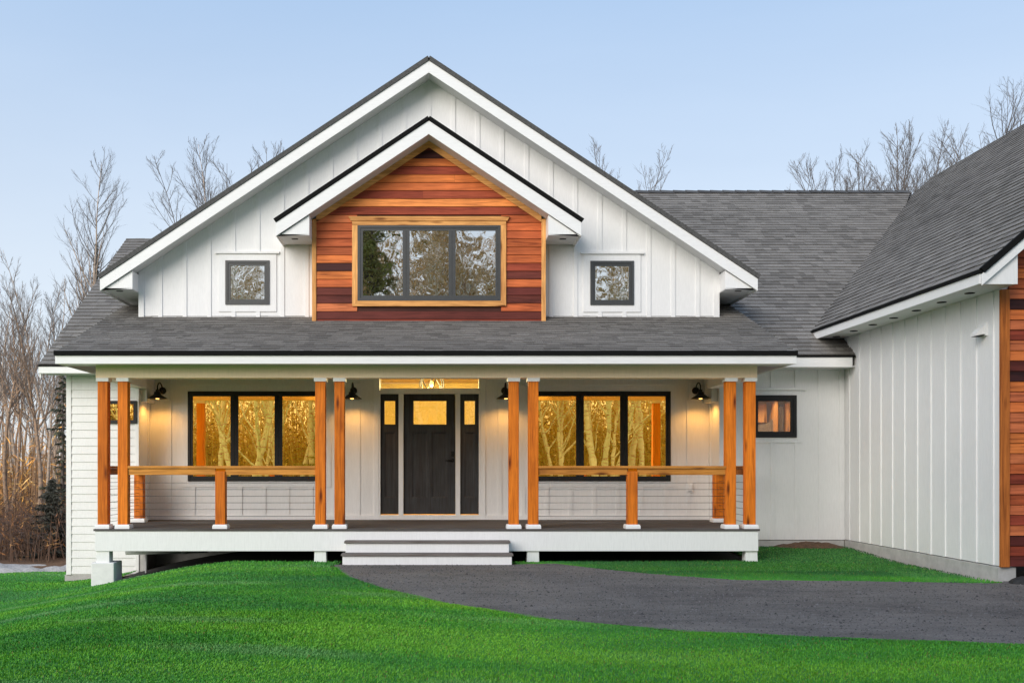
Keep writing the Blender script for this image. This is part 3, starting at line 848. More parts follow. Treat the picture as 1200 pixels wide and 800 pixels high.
# ================= deck, posts, rails, steps
DY = -2.114
DX0, DX1 = px(111.3,80), px(888.7,80)
mb = MB(); y = DY-.012; k = 0
bounds = []
while y < YW-.03:
    y1 = min(y+.138, YW-.002); bounds.append((y, y1)); y += .143
for (a, b) in bounds:
    xa, xb = (DX0-.02, DX1+.02) if b < -.03 else (-4.87, 4.73)
    cut = random.uniform(-3, 3)
    mb.box(xa, cut-.002, a, b, -.03, random.uniform(-.001,.001)); mb.box(cut+.002, xb, a, b, -.03, random.uniform(-.001,.001))
part(mb, 'deck_floor', 'deck')
mb = MB(); mb.box(DX0, DX1, DY, DY+.04, -.325, -.032); part(mb, 'deck_fascia', 'trim', None, .004)
for a in (DX0, DX1-.04):
    mb = MB(); mb.box(a, a+.04, DY+.041, -.03, -.325, -.032); part(mb, 'deck_side_fascia', 'trim')
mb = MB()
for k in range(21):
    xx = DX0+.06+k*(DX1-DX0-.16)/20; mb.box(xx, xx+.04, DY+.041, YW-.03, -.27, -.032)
part(mb, 'deck_joists', M['under_deck_shade'])  # joists take the painted under-deck shade too
PW = .148
def post(x, y, z1, w=PW, base=True, capz=None, bz=0.0):
    mb = MB(); top = z1-.055 if capz else z1
    mb.box(x-w/2, x+w/2, y-w/2, y+w/2, bz+.06 if base else bz, top)
    o = part(mb, 'porch_post' if capz else 'railing_post', 'post', None, .008)
    if base:
        q = MB(); a = w/2+.034; e = w/2+.024
        vs = [(x-a,y-a,bz+.001),(x+a,y-a,bz+.001),(x+a,y+a,bz+.001),(x-a,y+a,bz+.001),(x-a,y-a,bz+.038),(x+a,y-a,bz+.038),(x+a,y+a,bz+.038),(x-a,y+a,bz+.038),(x-e,y-e,bz+.062),(x+e,y-e,bz+.062),(x+e,y+e,bz+.062),(x-e,y+e,bz+.062)]
        q.quads(vs, [(0,1,5,4),(1,2,6,5),(2,3,7,6),(3,0,4,7),(4,5,9,8),(5,6,10,9),(6,7,11,10),(7,4,8,11),(8,9,10,11)])
        part(q, 'post_base', 'trim', o)
    if capz:
        q = MB(); a = w/2+.018; q.box(x-a, x+a, y-a, y+a, z1-.0545, z1-.002); part(q, 'post_cap', 'trim', o, .003)
    return o
YP = -1.98
post_px = (121, 144.5, 375.5, 398, 602, 625, 856, 879)
pxs = [px(p, 79.5) for p in post_px]
for x in pxs: post(x, YP, 2.217, capz=1)
mids = [px(258.5,79.5), px(741,79.5)]
RT = .885; RB_ = .79
for x in mids: post(x, YP, RT-.001-.04)
backs = [(px(165,70.6), -.12), (px(840,70.6), -.12)]
for x, y in backs: post(x, y, RB_-.001)
def railing(p0, p1, mat, label, stops=()):
    mb = MB()
    (xa, ya), (xb, yb) = p0, p1
    along_x = abs(xb-xa) > abs(yb-ya)
    w = .14; 
    if along_x:
        mb.box(xa, xb, ya-.075, ya+.075, RT+.001, RT+.038)
        seg = [xa]+[v for s in stops for v in (s-PW/2, s+PW/2)]+[xb]
        for i in range(0, len(seg), 2): mb.box(seg[i], seg[i+1], ya-.05, ya-.012, RB_, RT-.0)
    else:
        mb.box(xa-.07, xa+.07, ya, yb, RT+.001, RT+.038); mb.box(xa-.02, xa+.02, ya, yb, RB_, RT-.0)
    o = part(mb, 'railing', mat, None, .004, label)
    for k in range(7):
        z = .085+k*.098
        c = MB(); c.tube([(xa,ya,z),(xb,yb,z)], .0035, 6); part(c, 'cable', 'steel', o)
    return o
railing((pxs[1]+PW/2, YP), (pxs[2]-PW/2, YP), 'rail', 'cedar railing at the front left of the porch', [mids[0]])
railing((pxs[5]+PW/2, YP), (pxs[6]-PW/2, YP), 'rail', 'cedar railing at the front right of the porch', [mids[1]])
railing((pxs[0], YP+PW/2), (backs[0][0], backs[0][1]-PW/2), 'side_rail', 'short cedar railing at the left end of the porch')
railing((pxs[7], YP+PW/2), (backs[1][0], backs[1][1]-PW/2), 'side_rail', 'short cedar railing at the right end of the porch')
# steps
SX0, SX1 = px(406,80.5), px(595.5,80.5)
st = MB()
r = .161
st.box(SX0, SX1, DY-.26, DY-.001, -.52, -r-.03); st.box(SX0-.02, SX1+.02, DY-.54, DY-.262, -.52, -2*r-.03)
steps = part(st, 'steps', 'trim', None, .004)
for i, (a, b, y0, y1) in enumerate(((SX0-.02, SX1+.02, DY-.285, DY-.001), (SX0-.04, SX1+.04, DY-.565, DY-.2615))):
    t = MB(); z = -r*(i+1); t.box(a, b, y0, y1, z-.029, z); part(t, 'tread', 'tread', steps, .004)
# piers under the deck
for p in (375, 625, 881.5):
    x = px(p,80); mb = MB(); mb.prism([(x-.085,-.33),(x+.085,-.33),(x+.10,-.75),(x-.10,-.75)][::-1], front(DY+.03), -.18, 0); part(mb, 'deck_pier', 'trim', None, .004)
x = px(120,80); mb = MB(); mb.box(x-.095, x+.095, DY+.02, DY+.2, -.50, -.326)
pr = part(mb, 'deck_pier', 'trim', None, .004)
mb = MB(); mb.box(px(106,80.2), px(133,80.2), DY-.02, DY+.40, -1.0, -.492); part(mb, 'pier_block', 'pier', pr, .015)
mb = MB(); mb.tube([(-4.86,-.9,-.42),(-3.6,-.75,-.40)], .06, 14); mb.tube([(-4.0,-.8,-.405),(-3.9,-.79,-.404)], .072, 14); mb.tube([(-4.55,-.86,-.46),(-4.55,-.86,-.95)], .02, 8); part(mb, 'drain_pipe', 'pipe')
# outlet on the porch wall
mb = MB(); ox, oz = px(808,68), pz(571,68); mb.box(ox-.06, ox+.06, YW-.03, YW, oz-.085, oz+.085); mb.box(ox-.038, ox+.038, YW-.06, YW-.031, oz-.06, oz+.06); part(mb, 'outlet_cover', 'trim', None, .004)

# ================= garage
GXW = 6.847; GYF = -4.83; GS = .87; GEX = 6.41; GEZ = 3.21; GRX = 11.3; GRZ = GEZ+GS*(GRX-GEX); GYO = -5.23; GYB = 6.34
gb = -.293
mb = MB()
mb.prism([(GYF+.02,gb),(.1,gb),(.1,3.1),(GYF+.02,3.1)], sideL(GXW), -.1, 0)
us = [GYF+.17+k*BS for k in range(12)]
us = [u for u in us if u < -.05]
battens(mb, sideL(GXW), us, gb, lambda u: 3.045, ())
mb.prism([(.101,1.5),(6.2,1.5),(6.2,3.1),(.101,3.1)], sideL(GXW), -.1, -.02)
part(mb, 'garage_side_wall', 'siding')
mb = MB(); mb.box(GXW-.012, GXW+.2, GYF+.012, -.013, -.9, gb-.012); mb.box(GXW+.201, 15.9, GYF+.05, GYF+.2, -.9, gb-.2); part(mb, 'garage_foundation', 'concrete', None, .006)
roof = MB()
roof_plane(roof, [(GEX,GYB,GEZ),(GEX,GYO,GEZ),(GRX,GYO,GRZ),(GRX,GYB,GRZ)])
roof_plane(roof, [(2*GRX-GEX,GYO,GEZ),(2*GRX-GEX,GYB,GEZ),(GRX,GYB,GRZ),(GRX,GYO,GRZ)])
gr = part(roof, 'garage_roof', 'shingle')
f = MB(); f.box(GEX-.022, GEX, GYO, 1.0, 3.045, 3.165); part(f, 'fascia', 'fascia', gr, .003)
f = MB(); f.box(GEX-.045, GEX+.012, GYO-.02, 1.0, 3.167, 3.203); part(f, 'drip_edge', 'drip', gr)
f = MB(); f.box(GEX+.001, GXW+.0, GYO+.03, .6, 3.05, 3.062); part(f, 'soffit', 'soffit', gr)
for k in range(7):
    f = MB(); y = -4.55+k*.72; f.lathe([(0,0),(.06,0),(.06,.006),(0,.006)], (GEX+.21, y, 3.043), 14); part(f, 'soffit_vent', 'drip', gr)
def ggt(x): return GRZ-GS*abs(x-GRX)
for s in (-1, 1):
    f = MB(); xe = GRX+s*(GRX-GEX)
    f.prism([(GRX,GRZ-.185),(xe,GEZ-.185),(xe,GEZ-.05),(GRX,GRZ-.05)], front(GYO), 0, .024); part(f, 'rake_board', 'fascia', gr, .003)
    f = MB(); f.bar((GRX,GYO-.018,GRZ-.012),(xe,GYO-.018,GEZ-.012), .05, .07, (0,1,0)); part(f, 'drip_edge', 'drip', gr)
    xw = GRX+s*(GRX-GXW)
    f = MB(); f.prism([(GRX,GRZ-.19),(xe-s*.05,GEZ-.19+.05*GS),(xe-s*.05,GEZ-.17+.05*GS),(GRX,GRZ-.17)], front(GYO), -.002, -.39); part(f, 'soffit', 'soffit', gr)
    f = MB(); f.prism([(xe-s*.02,3.045),(xw,3.045),(xw,ggt(xw)-.13),(xe-s*.02,GEZ-.13)], front(GYO+.03), 0, .012); part(f, 'eave_return', 'trim', gr)
mb = MB()
gx0, gx1 = GXW+.10, 2*GRX-GXW-.10
mb.prism([(gx0,gb),(gx1,gb),(gx1,ggt(gx1)-.22),(GRX,GRZ-.22),(gx0,ggt(gx0)-.22)], front(GYF), -.1, -.005, (.06,.02,.015))
pal = [OR,RO,RB,DR,MA,SA,BO,RO,RB,OR]
# rows seen next to the corner board, counted from the bottom
seen = [MA,DR,MA,SA,DR,SA,RB,SA,DR,RO,SA,OR,OR,SA,SA,OR,SA,OR,VD,MA,OR,SA,DR,SA,OR,VD,SA,RB,OR,RO,RB,OR]
k = 0; GEX_ = .124
while gb+k*GEX_ < GRZ-.3:
    z0, z1 = gb+k*GEX_, gb+(k+1)*GEX_-.004
    def lim(z): return max(gx0, GRX-(GRZ-.22-z)/GS), min(gx1, GRX+(GRZ-.22-z)/GS)
    l0, r0 = lim(z0); l1, r1 = lim(z1)
    xs_ = [l0]; x = l0+random.uniform(1.2, 3.2)
    while x < r1-.5: xs_.append(x); x += random.uniform(1.5, 3.5)
    xs_.append(r0)
    for i in range(len(xs_)-1):
        c = jit(seen[k % len(seen)] if i == 0 else random.choice(pal))
        a, b = xs_[i], xs_[i+1]-.002
        a1 = l1 if i == 0 else a; b1 = r1 if i == len(xs_)-2 else b
        if b1 <= a1: continue
        A = [(a,GYF-.021,z0),(b,GYF-.021,z0),(b1,GYF-.006,z1),(a1,GYF-.006,z1)]
        mb.quads(A+[(p[0],GYF+.004,p[2]) for p in A], [(0,1,2,3),(0,4,5,1),(1,5,6,2),(2,6,7,3),(3,7,4,0)], c)
    k += 1
part(mb, 'garage_cedar_wall', 'plank', label='varied red and dark cedar boards on the garage front')
mb = MB(); mb.box(GXW-.004, GXW+.099, GYF-.035, GYF+.019, gb-.01, 3.044); part(mb, 'corner_board', 'corner', None, .005)
mb = MB(); X2 = 2*GRX-GXW; mb.box(X2-.099, X2+.004, GYF-.035, GYF+.019, gb-.01, 3.044); part(mb, 'corner_board', 'corner', None, .005)
mb = MB(); mb.prism([(GYF+.05,gb),(6.2,gb),(6.2,3.1),(GYF+.05,3.1)], sideR(X2), -.1, 0); part(mb, 'garage_side_wall', 'siding')
# vent hood on the garage side wall
mb = MB(); vy = GYF+.62; vz = pz(393, 93)
vy = 1240*6.847/(1153-508)+YC
mb.prism([(vy-.09,vz-.03),(vy+.09,vz-.03),(vy+.09,vz+.13),(vy-.09,vz+.13)], sideL(GXW), .0, .025)
mb.quads([(GXW-.025,vy-.075,vz+.10),(GXW-.025,vy+.075,vz+.10),(GXW-.13,vy+.075,vz-.0),(GXW-.13,vy-.075,vz-.0),(GXW-.025,vy-.075,vz-.01),(GXW-.025,vy+.075,vz-.01),(GXW-.13,vy+.075,vz-.03),(GXW-.13,vy-.075,vz-.03)],
  [(0,1,2,3),(3,2,6,7),(0,3,7,4),(1,5,6,2),(4,7,6,5)])
vh = part(mb, 'vent_hood', 'trim'); 
q = MB(); q.box(GXW-.122, GXW-.03, vy-.068, vy+.068, vz-.034, vz-.031); part(q, 'vent_flap', 'drip', vh)

# ------------------------------------------------------------------ lamps
def point(name, loc, e, colr, rad, parent=None):
    l = bpy.data.lights.new(name, 'POINT'); l.energy = e; l.color = colr; l.shadow_soft_size = rad
    o = bpy.data.objects.new(name, l); col.objects.link(o); o.location = loc
    if parent: o.parent = parent
    return o
def wall_lamp(x, label):
    z = 2.22; O = (x, YW, z)
    t = thing('wall_lamp', label, 'wall lamp', O, 'black barn lamps along the porch wall')
    q = MB(); q.box(x-.11, x+.11, YW-.022, YW, z-.15, z+.12); part(q, 'mounting_block', 'trim', t, .003)
    q = MB(); q.lathe([(0,.022),(.062,.022),(.062,.04),(.03,.05),(0,.05)], (x, YW, z), 18, axis='Y'); part(q, 'backplate', 'black', t)
    q = MB(); pts = [(x,YW-.04,z)]
    for a in range(0, 11):
        th = math.pi*a/10
        pts.append((x, YW-.215+.155*math.cos(th)*1.0-.0, z+.02+.10*math.sin(th)))
    pts.append((x, YW-.37, z-.02))
    q.tube(pts, .011, 8); part(q, 'gooseneck_arm', 'black', t)
    q = MB(); c = (x, YW-.37, z-.16)
    q.lathe([(.0,.155),(.03,.155),(.034,.12),(.055,.112),(.06,.075),(.085,.06),(.125,.030),(.165,.002),(.168,-.004),(.160,-.002),(.12,.022),(.08,.052),(.05,.066),(0,.068)], c, 28)
    part(q, 'lamp_shade', 'black', t)
    q = MB(); q.lathe([(0,.062),(.016,.058),(.02,.04),(.032,.022),(.034,.008),(.026,-.006),(0,-.012)], c, 14); part(q, 'bulb', 'bulb', t)
    l = bpy.data.lights.new('lamp_light', 'SPOT'); l.energy = 21; l.color = (1,.47,.10); l.shadow_soft_size = .03; l.spot_size = R(150); l.spot_blend = .6
    o = bpy.data.objects.new('lamp_light', l); col.objects.link(o); o.parent = t; o.location = (0, -.37, -.178)
    return t
for x, lb in zip(lamps_x, ('black gooseneck barn lamp at the left end of the porch wall', 'black gooseneck barn lamp between left porch window and door', 'black gooseneck barn lamp between door and right porch window', 'black gooseneck barn lamp right of the right porch window')):
    wall_lamp(x, lb)
# pendant in the foyer
pc = (-.03, 1.95, 2.44)
t = thing('pendant_lamp', 'round wire cage pendant lamp hanging behind the glass above the door', 'pendant lamp', pc)
q = MB()
for k in range(4):
    a = math.pi*k/4+.2; rr = .225; tl = (.62, -.62, .3, -.3)[k]
    ring = []
    for b in np.linspace(0, 2*math.pi, 33):
        X_, Y_, Z3 = rr*math.cos(b)*math.cos(a), rr*math.cos(b)*math.sin(a), rr*math.sin(b)
        ring.append((pc[0]+X_*math.cos(tl)+Z3*math.sin(tl), pc[1]+Y_, pc[2]-X_*math.sin(tl)+Z3*math.cos(tl)))
    q.tube(ring, .010, 6, caps=False)
part(q, 'cage', 'matt_black', t)
q = MB(); q.tube([(pc[0],pc[1],pc[2]-.05),(pc[0],pc[1],fz1)], .008, 6); q.lathe([(0,0),(.06,0),(.06,.02),(0,.02)], (pc[0],pc[1],fz1-.02), 14); part(q, 'stem', 'black', t)
q = MB(); q.lathe([(0,.06),(.022,.045),(.036,.0),(.030,-.03),(.012,-.05),(0,-.05)], pc, 14); part(q, 'bulb', 'bulb', t)
point('pendant_light', (0,0,-.12), 330, (1,.82,.38), .05, t)
cl = (5.7, 1.0, 2.52)
t = thing('ceiling_lamp', 'small round ceiling lamp in the room behind the right wing window', 'ceiling lamp', cl)
q = MB(); q.lathe([(0,.08),(.11,.08),(.11,.05),(.08,.0),(0,-.02)], cl, 18); part(q, 'lamp_shade', 'bulb', t)
point('ceiling_light', (0,0,-.12), 60, (1,.76,.40), .08, t)

# ------------------------------------------------------------------ soil heap in the corner
mb = MB(); nx = 28
vs = []; fs = []
for i in range(nx):
    for j in range(12):
        x = 5.6+i*1.22/(nx-1); y = -.62+j*.60/11
        e = math.sin(math.pi*i/(nx-1))**.6*sst(0, .7, j/11.0)
        n_ = mnoise.noise(Vector((x*6, y*6, 1)))*.035+mnoise.noise(Vector((x*17, y*17, 5)))*.02
        vs.append((x, y, float(h(x,y))-.03+e*(.11+n_)))
for i in range(nx-1):
    for j in range(11):
        fs.append((i*12+j, (i+1)*12+j, (i+1)*12+j+1, i*12+j+1))
mb.quads(vs, fs, None, True)
tag(mb.build('soil_pile', M['soil']), 'low heap of brown soil in the corner beside the garage wall', 'soil')
# dark boulder / rubber edge at the garage corner
mb = MB(); vs = []; fs = []; cx, cy = 7.15, -5.1
for i in range(13):
    for j in range(9):
        th = math.pi*i/12; ph = math.pi*j/8
        rx = .34*(1+.12*mnoise.noise(Vector((i*.7, j*.9, 3))))
        vs.append((cx-rx*math.cos(th)*math.sin(ph)**.6, cy-.12*math.cos(ph), -.52+.15*math.sin(th)**.5*math.sin(ph)*(1+.2*mnoise.noise(Vector((i, j, 8))))))
for i in range(12):
    for j in range(8): fs.append((i*9+j, (i+1)*9+j, (i+1)*9+j+1, i*9+j+1))
mb.quads(vs, fs, None, True)
tag(mb.build('asphalt_lump', plain('fresh_asphalt', (.02,.02,.02), .8, var=.6, scale=20, bs=.8)), 'rough black lump of asphalt at the foot of the garage corner', 'asphalt')

# ------------------------------------------------------------------ grass blades
def make_grass():
    def sample(n, x0, x1, y0, y1):
        x = rng.uniform(x0, x1, n); y = rng.uniform(y0, y1, n)
        k = in_lawn(x, y); return x[k], y[k]
    xs, ys = [], []
    for (n, *r_) in ((330000, -6.5, 7.0, -12.0, -7.6), (230000, -8, 6.0, -7.6, -3.5), (60000, -9, 7, -3.5, .2), (26000, -13, -5, -1.5, 1.7),
                     (30000, -14, 12, -21, -12), (26000, 1.2, 6.95, -5.3, 0.0)):
        a, b = sample(n, *r_); xs.append(a); ys.append(b)
    # thicker fringe along the drive and the deck
    t = rng.uniform(-1.35, 8, 30000); a = t+rng.normal(0,.02,len(t)); b = yl(t)+.03-np.abs(rng.normal(0,.07,len(t)))*(1+.8*np.sin(t*9))
    xs.append(a); ys.append(b)
    t = rng.uniform(1.3, 6.8, 8000); xs.append(t); ys.append(yu(t)+np.abs(rng.normal(0,.04,len(t))))
    x = np.concatenate(xs); y = np.concatenate(ys); n = len(x)
    z = h(x, y)
    d = np.hypot(x, y-YC)
    ln = rng.uniform(.010, .022, n)*(1+.25*np.sin(x*1.1)*np.sin(y*.9)); w = .0020+.00028*d
    az = rng.uniform(0, 2*np.pi, n); lean = rng.uniform(.2, 1.0, n)
    swirl = np.sin(x*.55+1.2*np.sin(y*.35))*1.5
    dx, dy = np.cos(az), np.sin(az)
    tx = ln*lean*(dx*.7+.4*np.cos(swirl)); ty = ln*lean*(dy*.7+.4*np.sin(swirl))
    sx, sy = -dy*w, dx*w
    V = np.zeros((n, 4, 3))
    V[:,0] = np.stack([x-sx, y-sy, z-.004], 1); V[:,1] = np.stack([x+sx, y+sy, z-.004], 1)
    V[:,2] = np.stack([x+tx*.55+sx*.7, y+ty*.55+sy*.7, z+ln*.7], 1); V[:,3] = np.stack([x+tx, y+ty, z+ln*np.sqrt(np.maximum(.1,1-.5*lean**2))], 1)
    i = np.arange(n)*4
    Fc = np.concatenate([np.stack([i, i+1, i+2], 1), np.stack([i, i+2, i+3], 1)])
    # colour: bands and patches, bluish-green to yellow-green
    p = .5+.20*np.sin(x*.8+2.0*np.sin(y*.55))+.24*np.sin(y*2.6+x*.55+1.8*np.sin(x*.6))+.12*np.sin(y*7+2*np.sin(x*1.2))+.12*np.sin(x*3.1+y*2.3)*np.sin(y*2.7-x)
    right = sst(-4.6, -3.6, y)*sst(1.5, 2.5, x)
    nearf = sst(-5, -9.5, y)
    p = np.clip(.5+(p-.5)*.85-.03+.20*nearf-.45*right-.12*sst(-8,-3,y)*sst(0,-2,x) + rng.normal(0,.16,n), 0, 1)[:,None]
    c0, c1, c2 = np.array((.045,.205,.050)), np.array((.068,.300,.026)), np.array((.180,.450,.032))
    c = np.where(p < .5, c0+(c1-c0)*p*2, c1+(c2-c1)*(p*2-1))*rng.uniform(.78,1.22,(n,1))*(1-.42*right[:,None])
    streak = sst(.45, .95, np.sin(y*4.2+1.4*np.sin(x*.8)+.6*x)*np.sin(x*.9-y*.5+2.1*np.sin(y*.8)))*sst(3, -1, x)*.5
    c = c*(1-streak[:,None])+np.array((.20,.40,.15))*streak[:,None]
    dry = rng.random(n) < .02; c[dry] = (.20,.19,.05)
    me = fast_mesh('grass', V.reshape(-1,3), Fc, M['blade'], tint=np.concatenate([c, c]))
    o = bpy.data.objects.new('grass', me); col.objects.link(o)
    tag(o, 'short bright green mown grass covering the lawn', 'grass', kind='stuff')
make_grass()
def make_stones():
    n = 42000
    x = rng.uniform(-1.4, 9, n); y = rng.uniform(-10, -2.5, n); k = in_drive(x, y); x, y = x[k], y[k]; n = len(x)
    z = h(x, y)+.010; r = rng.gamma(3, .0018, n)+.0025
    base = np.array([(1,0,0),(-.5,.87,0),(-.5,-.87,0),(0,0,.8)])
    a = rng.uniform(0, 6.28, n); ca, sa = np.cos(a), np.sin(a)
    V = np.zeros((n,4,3))
    for i, b in enumerate(base):
        V[:,i,0] = x+r*(b[0]*ca-b[1]*sa); V[:,i,1] = y+r*(b[0]*sa+b[1]*ca); V[:,i,2] = z+r*b[2]
    i = np.arange(n)*4
    Fc = np.concatenate([np.stack([i,i+1,i+3],1), np.stack([i+1,i+2,i+3],1), np.stack([i+2,i,i+3],1)])
    g = rng.uniform(.05,.21,n)[:,None]*np.array((1,.95,.90)); 
    me = fast_mesh('gravel', V.reshape(-1,3), Fc, M['stone'], tint=np.concatenate([g]*3))
    o = bpy.data.objects.new('gravel', me); col.objects.link(o); tag(o, 'loose grey grit scattered over the dark driveway', 'gravel', kind='stuff')
make_stones()

# ------------------------------------------------------------------ trees
def rvec(r_): return Vector((r_.gauss(0,1), r_.gauss(0,1), r_.gauss(0,1)))
def grow(r_, p, d, L, segs, wob, lift):
    pts = [Vector(p)]; d = Vector(d).normalized()
    for i in range(segs):
        d = (d + rvec(r_)*wob + Vector((0,0,lift))).normalized()
        pts.append(pts[-1]+d*(L/segs))
    return pts
def along(pts, t):
    x = t*(len(pts)-1); i = min(int(x), len(pts)-2); return pts[i].lerp(pts[i+1], x-i), (pts[i+1]-pts[i]).normalized()
def bare_tree(seed, H, r0, stems=1, spread=.32, first=.3, nb=30, nsub=6, ntw=5, up=.10, crook=.035, tw_r=.006, blen=.30, hvar=(.72,.98)):
    r_ = random.Random(seed); tr = MB(); tw = MB()
    for s in range(stems):
        az = 2*math.pi*(s+r_.random()*.5)/stems
        d0 = Vector((math.cos(az)*spread*.55, math.sin(az)*spread*.55, 1)) if stems > 1 else Vector((r_.gauss(0,.04), r_.gauss(0,.04), 1))
        Hs = H*(1 if s == 0 else r_.uniform(*hvar)); rs = r0*(1 if s == 0 else r_.uniform(.6,.9))
        st_ = Vector((math.cos(az),math.sin(az),0))*(r0*.8 if stems > 1 else 0) - Vector((0,0,.15))
        pts = grow(r_, st_, d0, Hs, 18, crook, .02)
        n = len(pts); rad = [rs*(1-.96*(i/(n-1)))**1.25+.004 for i in range(n)]; rad[0] *= 1.35
        tr.tube(pts, rad, 8)
        for b in range(nb):
            t = first+(1-first)*((b+r_.random())/nb)**.9*.97
            p, td = along(pts, t); a = r_.uniform(0, 2*math.pi)
            out = Vector((math.cos(a), math.sin(a), 0)); k = r_.uniform(.55, 1.0)
            L = H*blen*(1-.72*max(0,(t-first)/(1-first)))*r_.uniform(.6,1.15)*(1 if stems == 1 else .8)
            bp = grow(r_, p, td*.75+out*k*.85, L, 7, .065, up)
            br = max(.007, rs*(1-t)*.42+.005)
            (tr if br > .02 else tw).tube(bp, [br*(1-.85*i/7)+.0025 for i in range(8)], 5 if br > .02 else 4, caps=False)
            for q in range(nsub):
                t2 = .2+.78*(q+r_.random())/nsub
                p2, d2 = along(bp, t2); o2 = rvec(r_).normalized()
                L2 = L*.42*(1.15-t2*.7)*r_.uniform(.6,1.2)
                sp = grow(r_, p2, d2*1.0+o2*.62, L2, 4, .075, up*.8)
                sr = max(tw_r*.9, br*.35)
                tw.tube(sp, [sr*(1-.7*i/4) for i in range(5)], 3, caps=False)
                for w in range(ntw):
                    p3, d3 = along(sp, .15+.83*(w+r_.random())/ntw)
                    L3 = L2*.5*r_.uniform(.5,1.2)
                    tp = grow(r_, p3, d3+rvec(r_).normalized()*.55, L3, 2, .09, .03)
                    tw.tube(tp, [tw_r*.7, tw_r*.55, tw_r*.25], 3, caps=False)
    return tr, tw
class Proto:
    def __init__(self, tr, tw, bark_m, twig_m, cname='crown'):
        self.a = tr.build('_t', M[bark_m], origin=(0,0,0)); self.b = tw.build('_c', M[twig_m], origin=(0,0,0))
        self.da, self.db = self.a.data, self.b.data
        bpy.data.objects.remove(self.a); bpy.data.objects.remove(self.b); self.cname = cname
        co_ = np.concatenate([np.array([v.co for v in d.vertices]) for d in (self.da, self.db)])
        self.top = float(co_[:,2].max()); hi = co_[co_[:,2] > self.top*.82]; self.cx, self.cy = float(hi[:,0].mean()), float(hi[:,1].mean())
def place_tree(pr, name, label, cat, x, y, scale, rot, group=None, z=None):
    z = float(h(x, y)) if z is None else z
    t = thing(name, label, cat, (x, y, z), group)
    t.rotation_euler = (0,0,rot); t.scale = (scale,)*3
    a = bpy.data.objects.new('trunk', pr.da); b = bpy.data.objects.new(pr.cname, pr.db)
    for o in (a, b): col.objects.link(o); o.parent = t
    return t
tA = Proto(*bare_tree(11, 12, .11, nb=58, ntw=7, blen=.26, up=.12, tw_r=.0040, nsub=7), 'birch', 'twig_grey')
tB = Proto(*bare_tree(23, 12, .13, nb=34, first=.4, blen=.25, up=.14, tw_r=.0048, nsub=6, ntw=6), 'aspen', 'twig')
tC = Proto(*bare_tree(37, 12, .10, stems=3, nb=20, first=.38, blen=.24, up=.14, spread=.35, tw_r=.0048, nsub=6, ntw=6), 'birch', 'twig')
tD = Proto(*bare_tree(41, 12, .085, stems=9, nb=22, first=.5, blen=.24, up=.10, spread=.34, nsub=7, ntw=6, tw_r=.0044, hvar=(.90,1.02)), 'grey_bark', 'twig_grey')
tE = Proto(*bare_tree(59, 12, .16, nb=34, first=.35, blen=.36, up=.05, crook=.085, nsub=8, ntw=6, tw_r=.0048), 'grey_bark', 'twig_grey')
tF = Proto(*bare_tree(71, 12, .085, nb=16, first=.5, blen=.16, up=.22, nsub=5, ntw=4, tw_r=.008), 'aspen', 'twig')
def at(pxx, D): return (pxx-508)/F*D, D+YC
def tree_px(pr, name, label, pxx, topy, D, rot, group=None):
    x, y = at(pxx, D); z = float(h(x, y)); top = ZC+(548-topy)/F*D
    sc = (top-z)/pr.top
    x -= sc*(pr.cx*math.cos(rot)-pr.cy*math.sin(rot))          # the crown, not the foot, is what shows over the roof
    return place_tree(pr, name, label, 'tree', x, y, sc, rot, group)
tree_px(tA, 'birch_tree', 'tall bare birch rising behind the left end of the roof', 124, 178, 37, .4)
tree_px(tA, 'birch_tree', 'bare birch showing above the left slope of the gable, leaning crown', 236, 152, 42, 2.1)
tree_px(tD, 'bare_tree', 'bare tree whose top shows above the gable slope nearer the ridge', 288, 166, 50, 1.1)
tree_px(tD, 'bare_tree', 'bare treetop showing just right of the gable above the roof slope', 688, 170, 58, 4.4)
tree_px(tD, 'bare_tree', 'wide bushy bare tree above the main ridge left of the garage roof', 1040, 146, 48, 0.3)
tree_px(tE, 'cottonwood_tree', 'crooked thick-limbed bare tree above the garage ridge at right', 1148, 104, 44, 0.9)
tree_px(tD, 'bare_tree', 'bare tree behind the bushy one, nearest the garage roof', 1080, 160, 53, 3.2)
tree_px(tD, 'bare_tree', 'bare tree in front of the bushy one, on its left side', 1012, 168, 45, 5.3)
tree_px(tD, 'bare_tree', 'small faint bare treetop peeking over the main ridge beside the bushy one', 985, 205, 62, 4.0)
G1 = 'bare forest trees left of the house'
LB = {'w': 'slender bare tree in the wood left of the house'}
wood_trees = [(4,330,36,tB),(16,318,30,tB),(30,300,40,tC),(38,322,33,tB),(45,350,52,tF),(54,310,44,tC),(62,335,34,tA),(70,352,38,tF),(76,330,50,tC),(88,318,44,tC),(100,345,52,tF),(108,318,58,tC),(10,360,50,tF),(24,348,56,tF),(-12,325,38,tC),(-40,310,34,tB),(-75,330,42,tC),(-110,320,36,tA),(-160,315,46,tC),(-220,330,40,tB)]
wl_lab = ['bare tree at the very left edge of the photo', 'dark-trunked bare tree near the left edge', 'tallest bare forking tree in the wood left of the house', 'straight bare tree beside the tall forking one']
for i, (p, ty, D, pr) in enumerate(wood_trees):
    tree_px(pr, 'bare_tree', LB['w'], p, ty, D, i*1.37, G1)
rr = random.Random(5)
for i in range(26):     # more of the wood, deeper in and beyond the frame
    D = rr.uniform(48, 95); p = rr.uniform(-330, 130)
    x, y = at(p, D); place_tree(rr.choice((tB,tC,tF,tF)), 'bare_tree', LB['w'], 'tree', x, y, rr.uniform(.75,1.1), rr.uniform(0,6.28), G1)
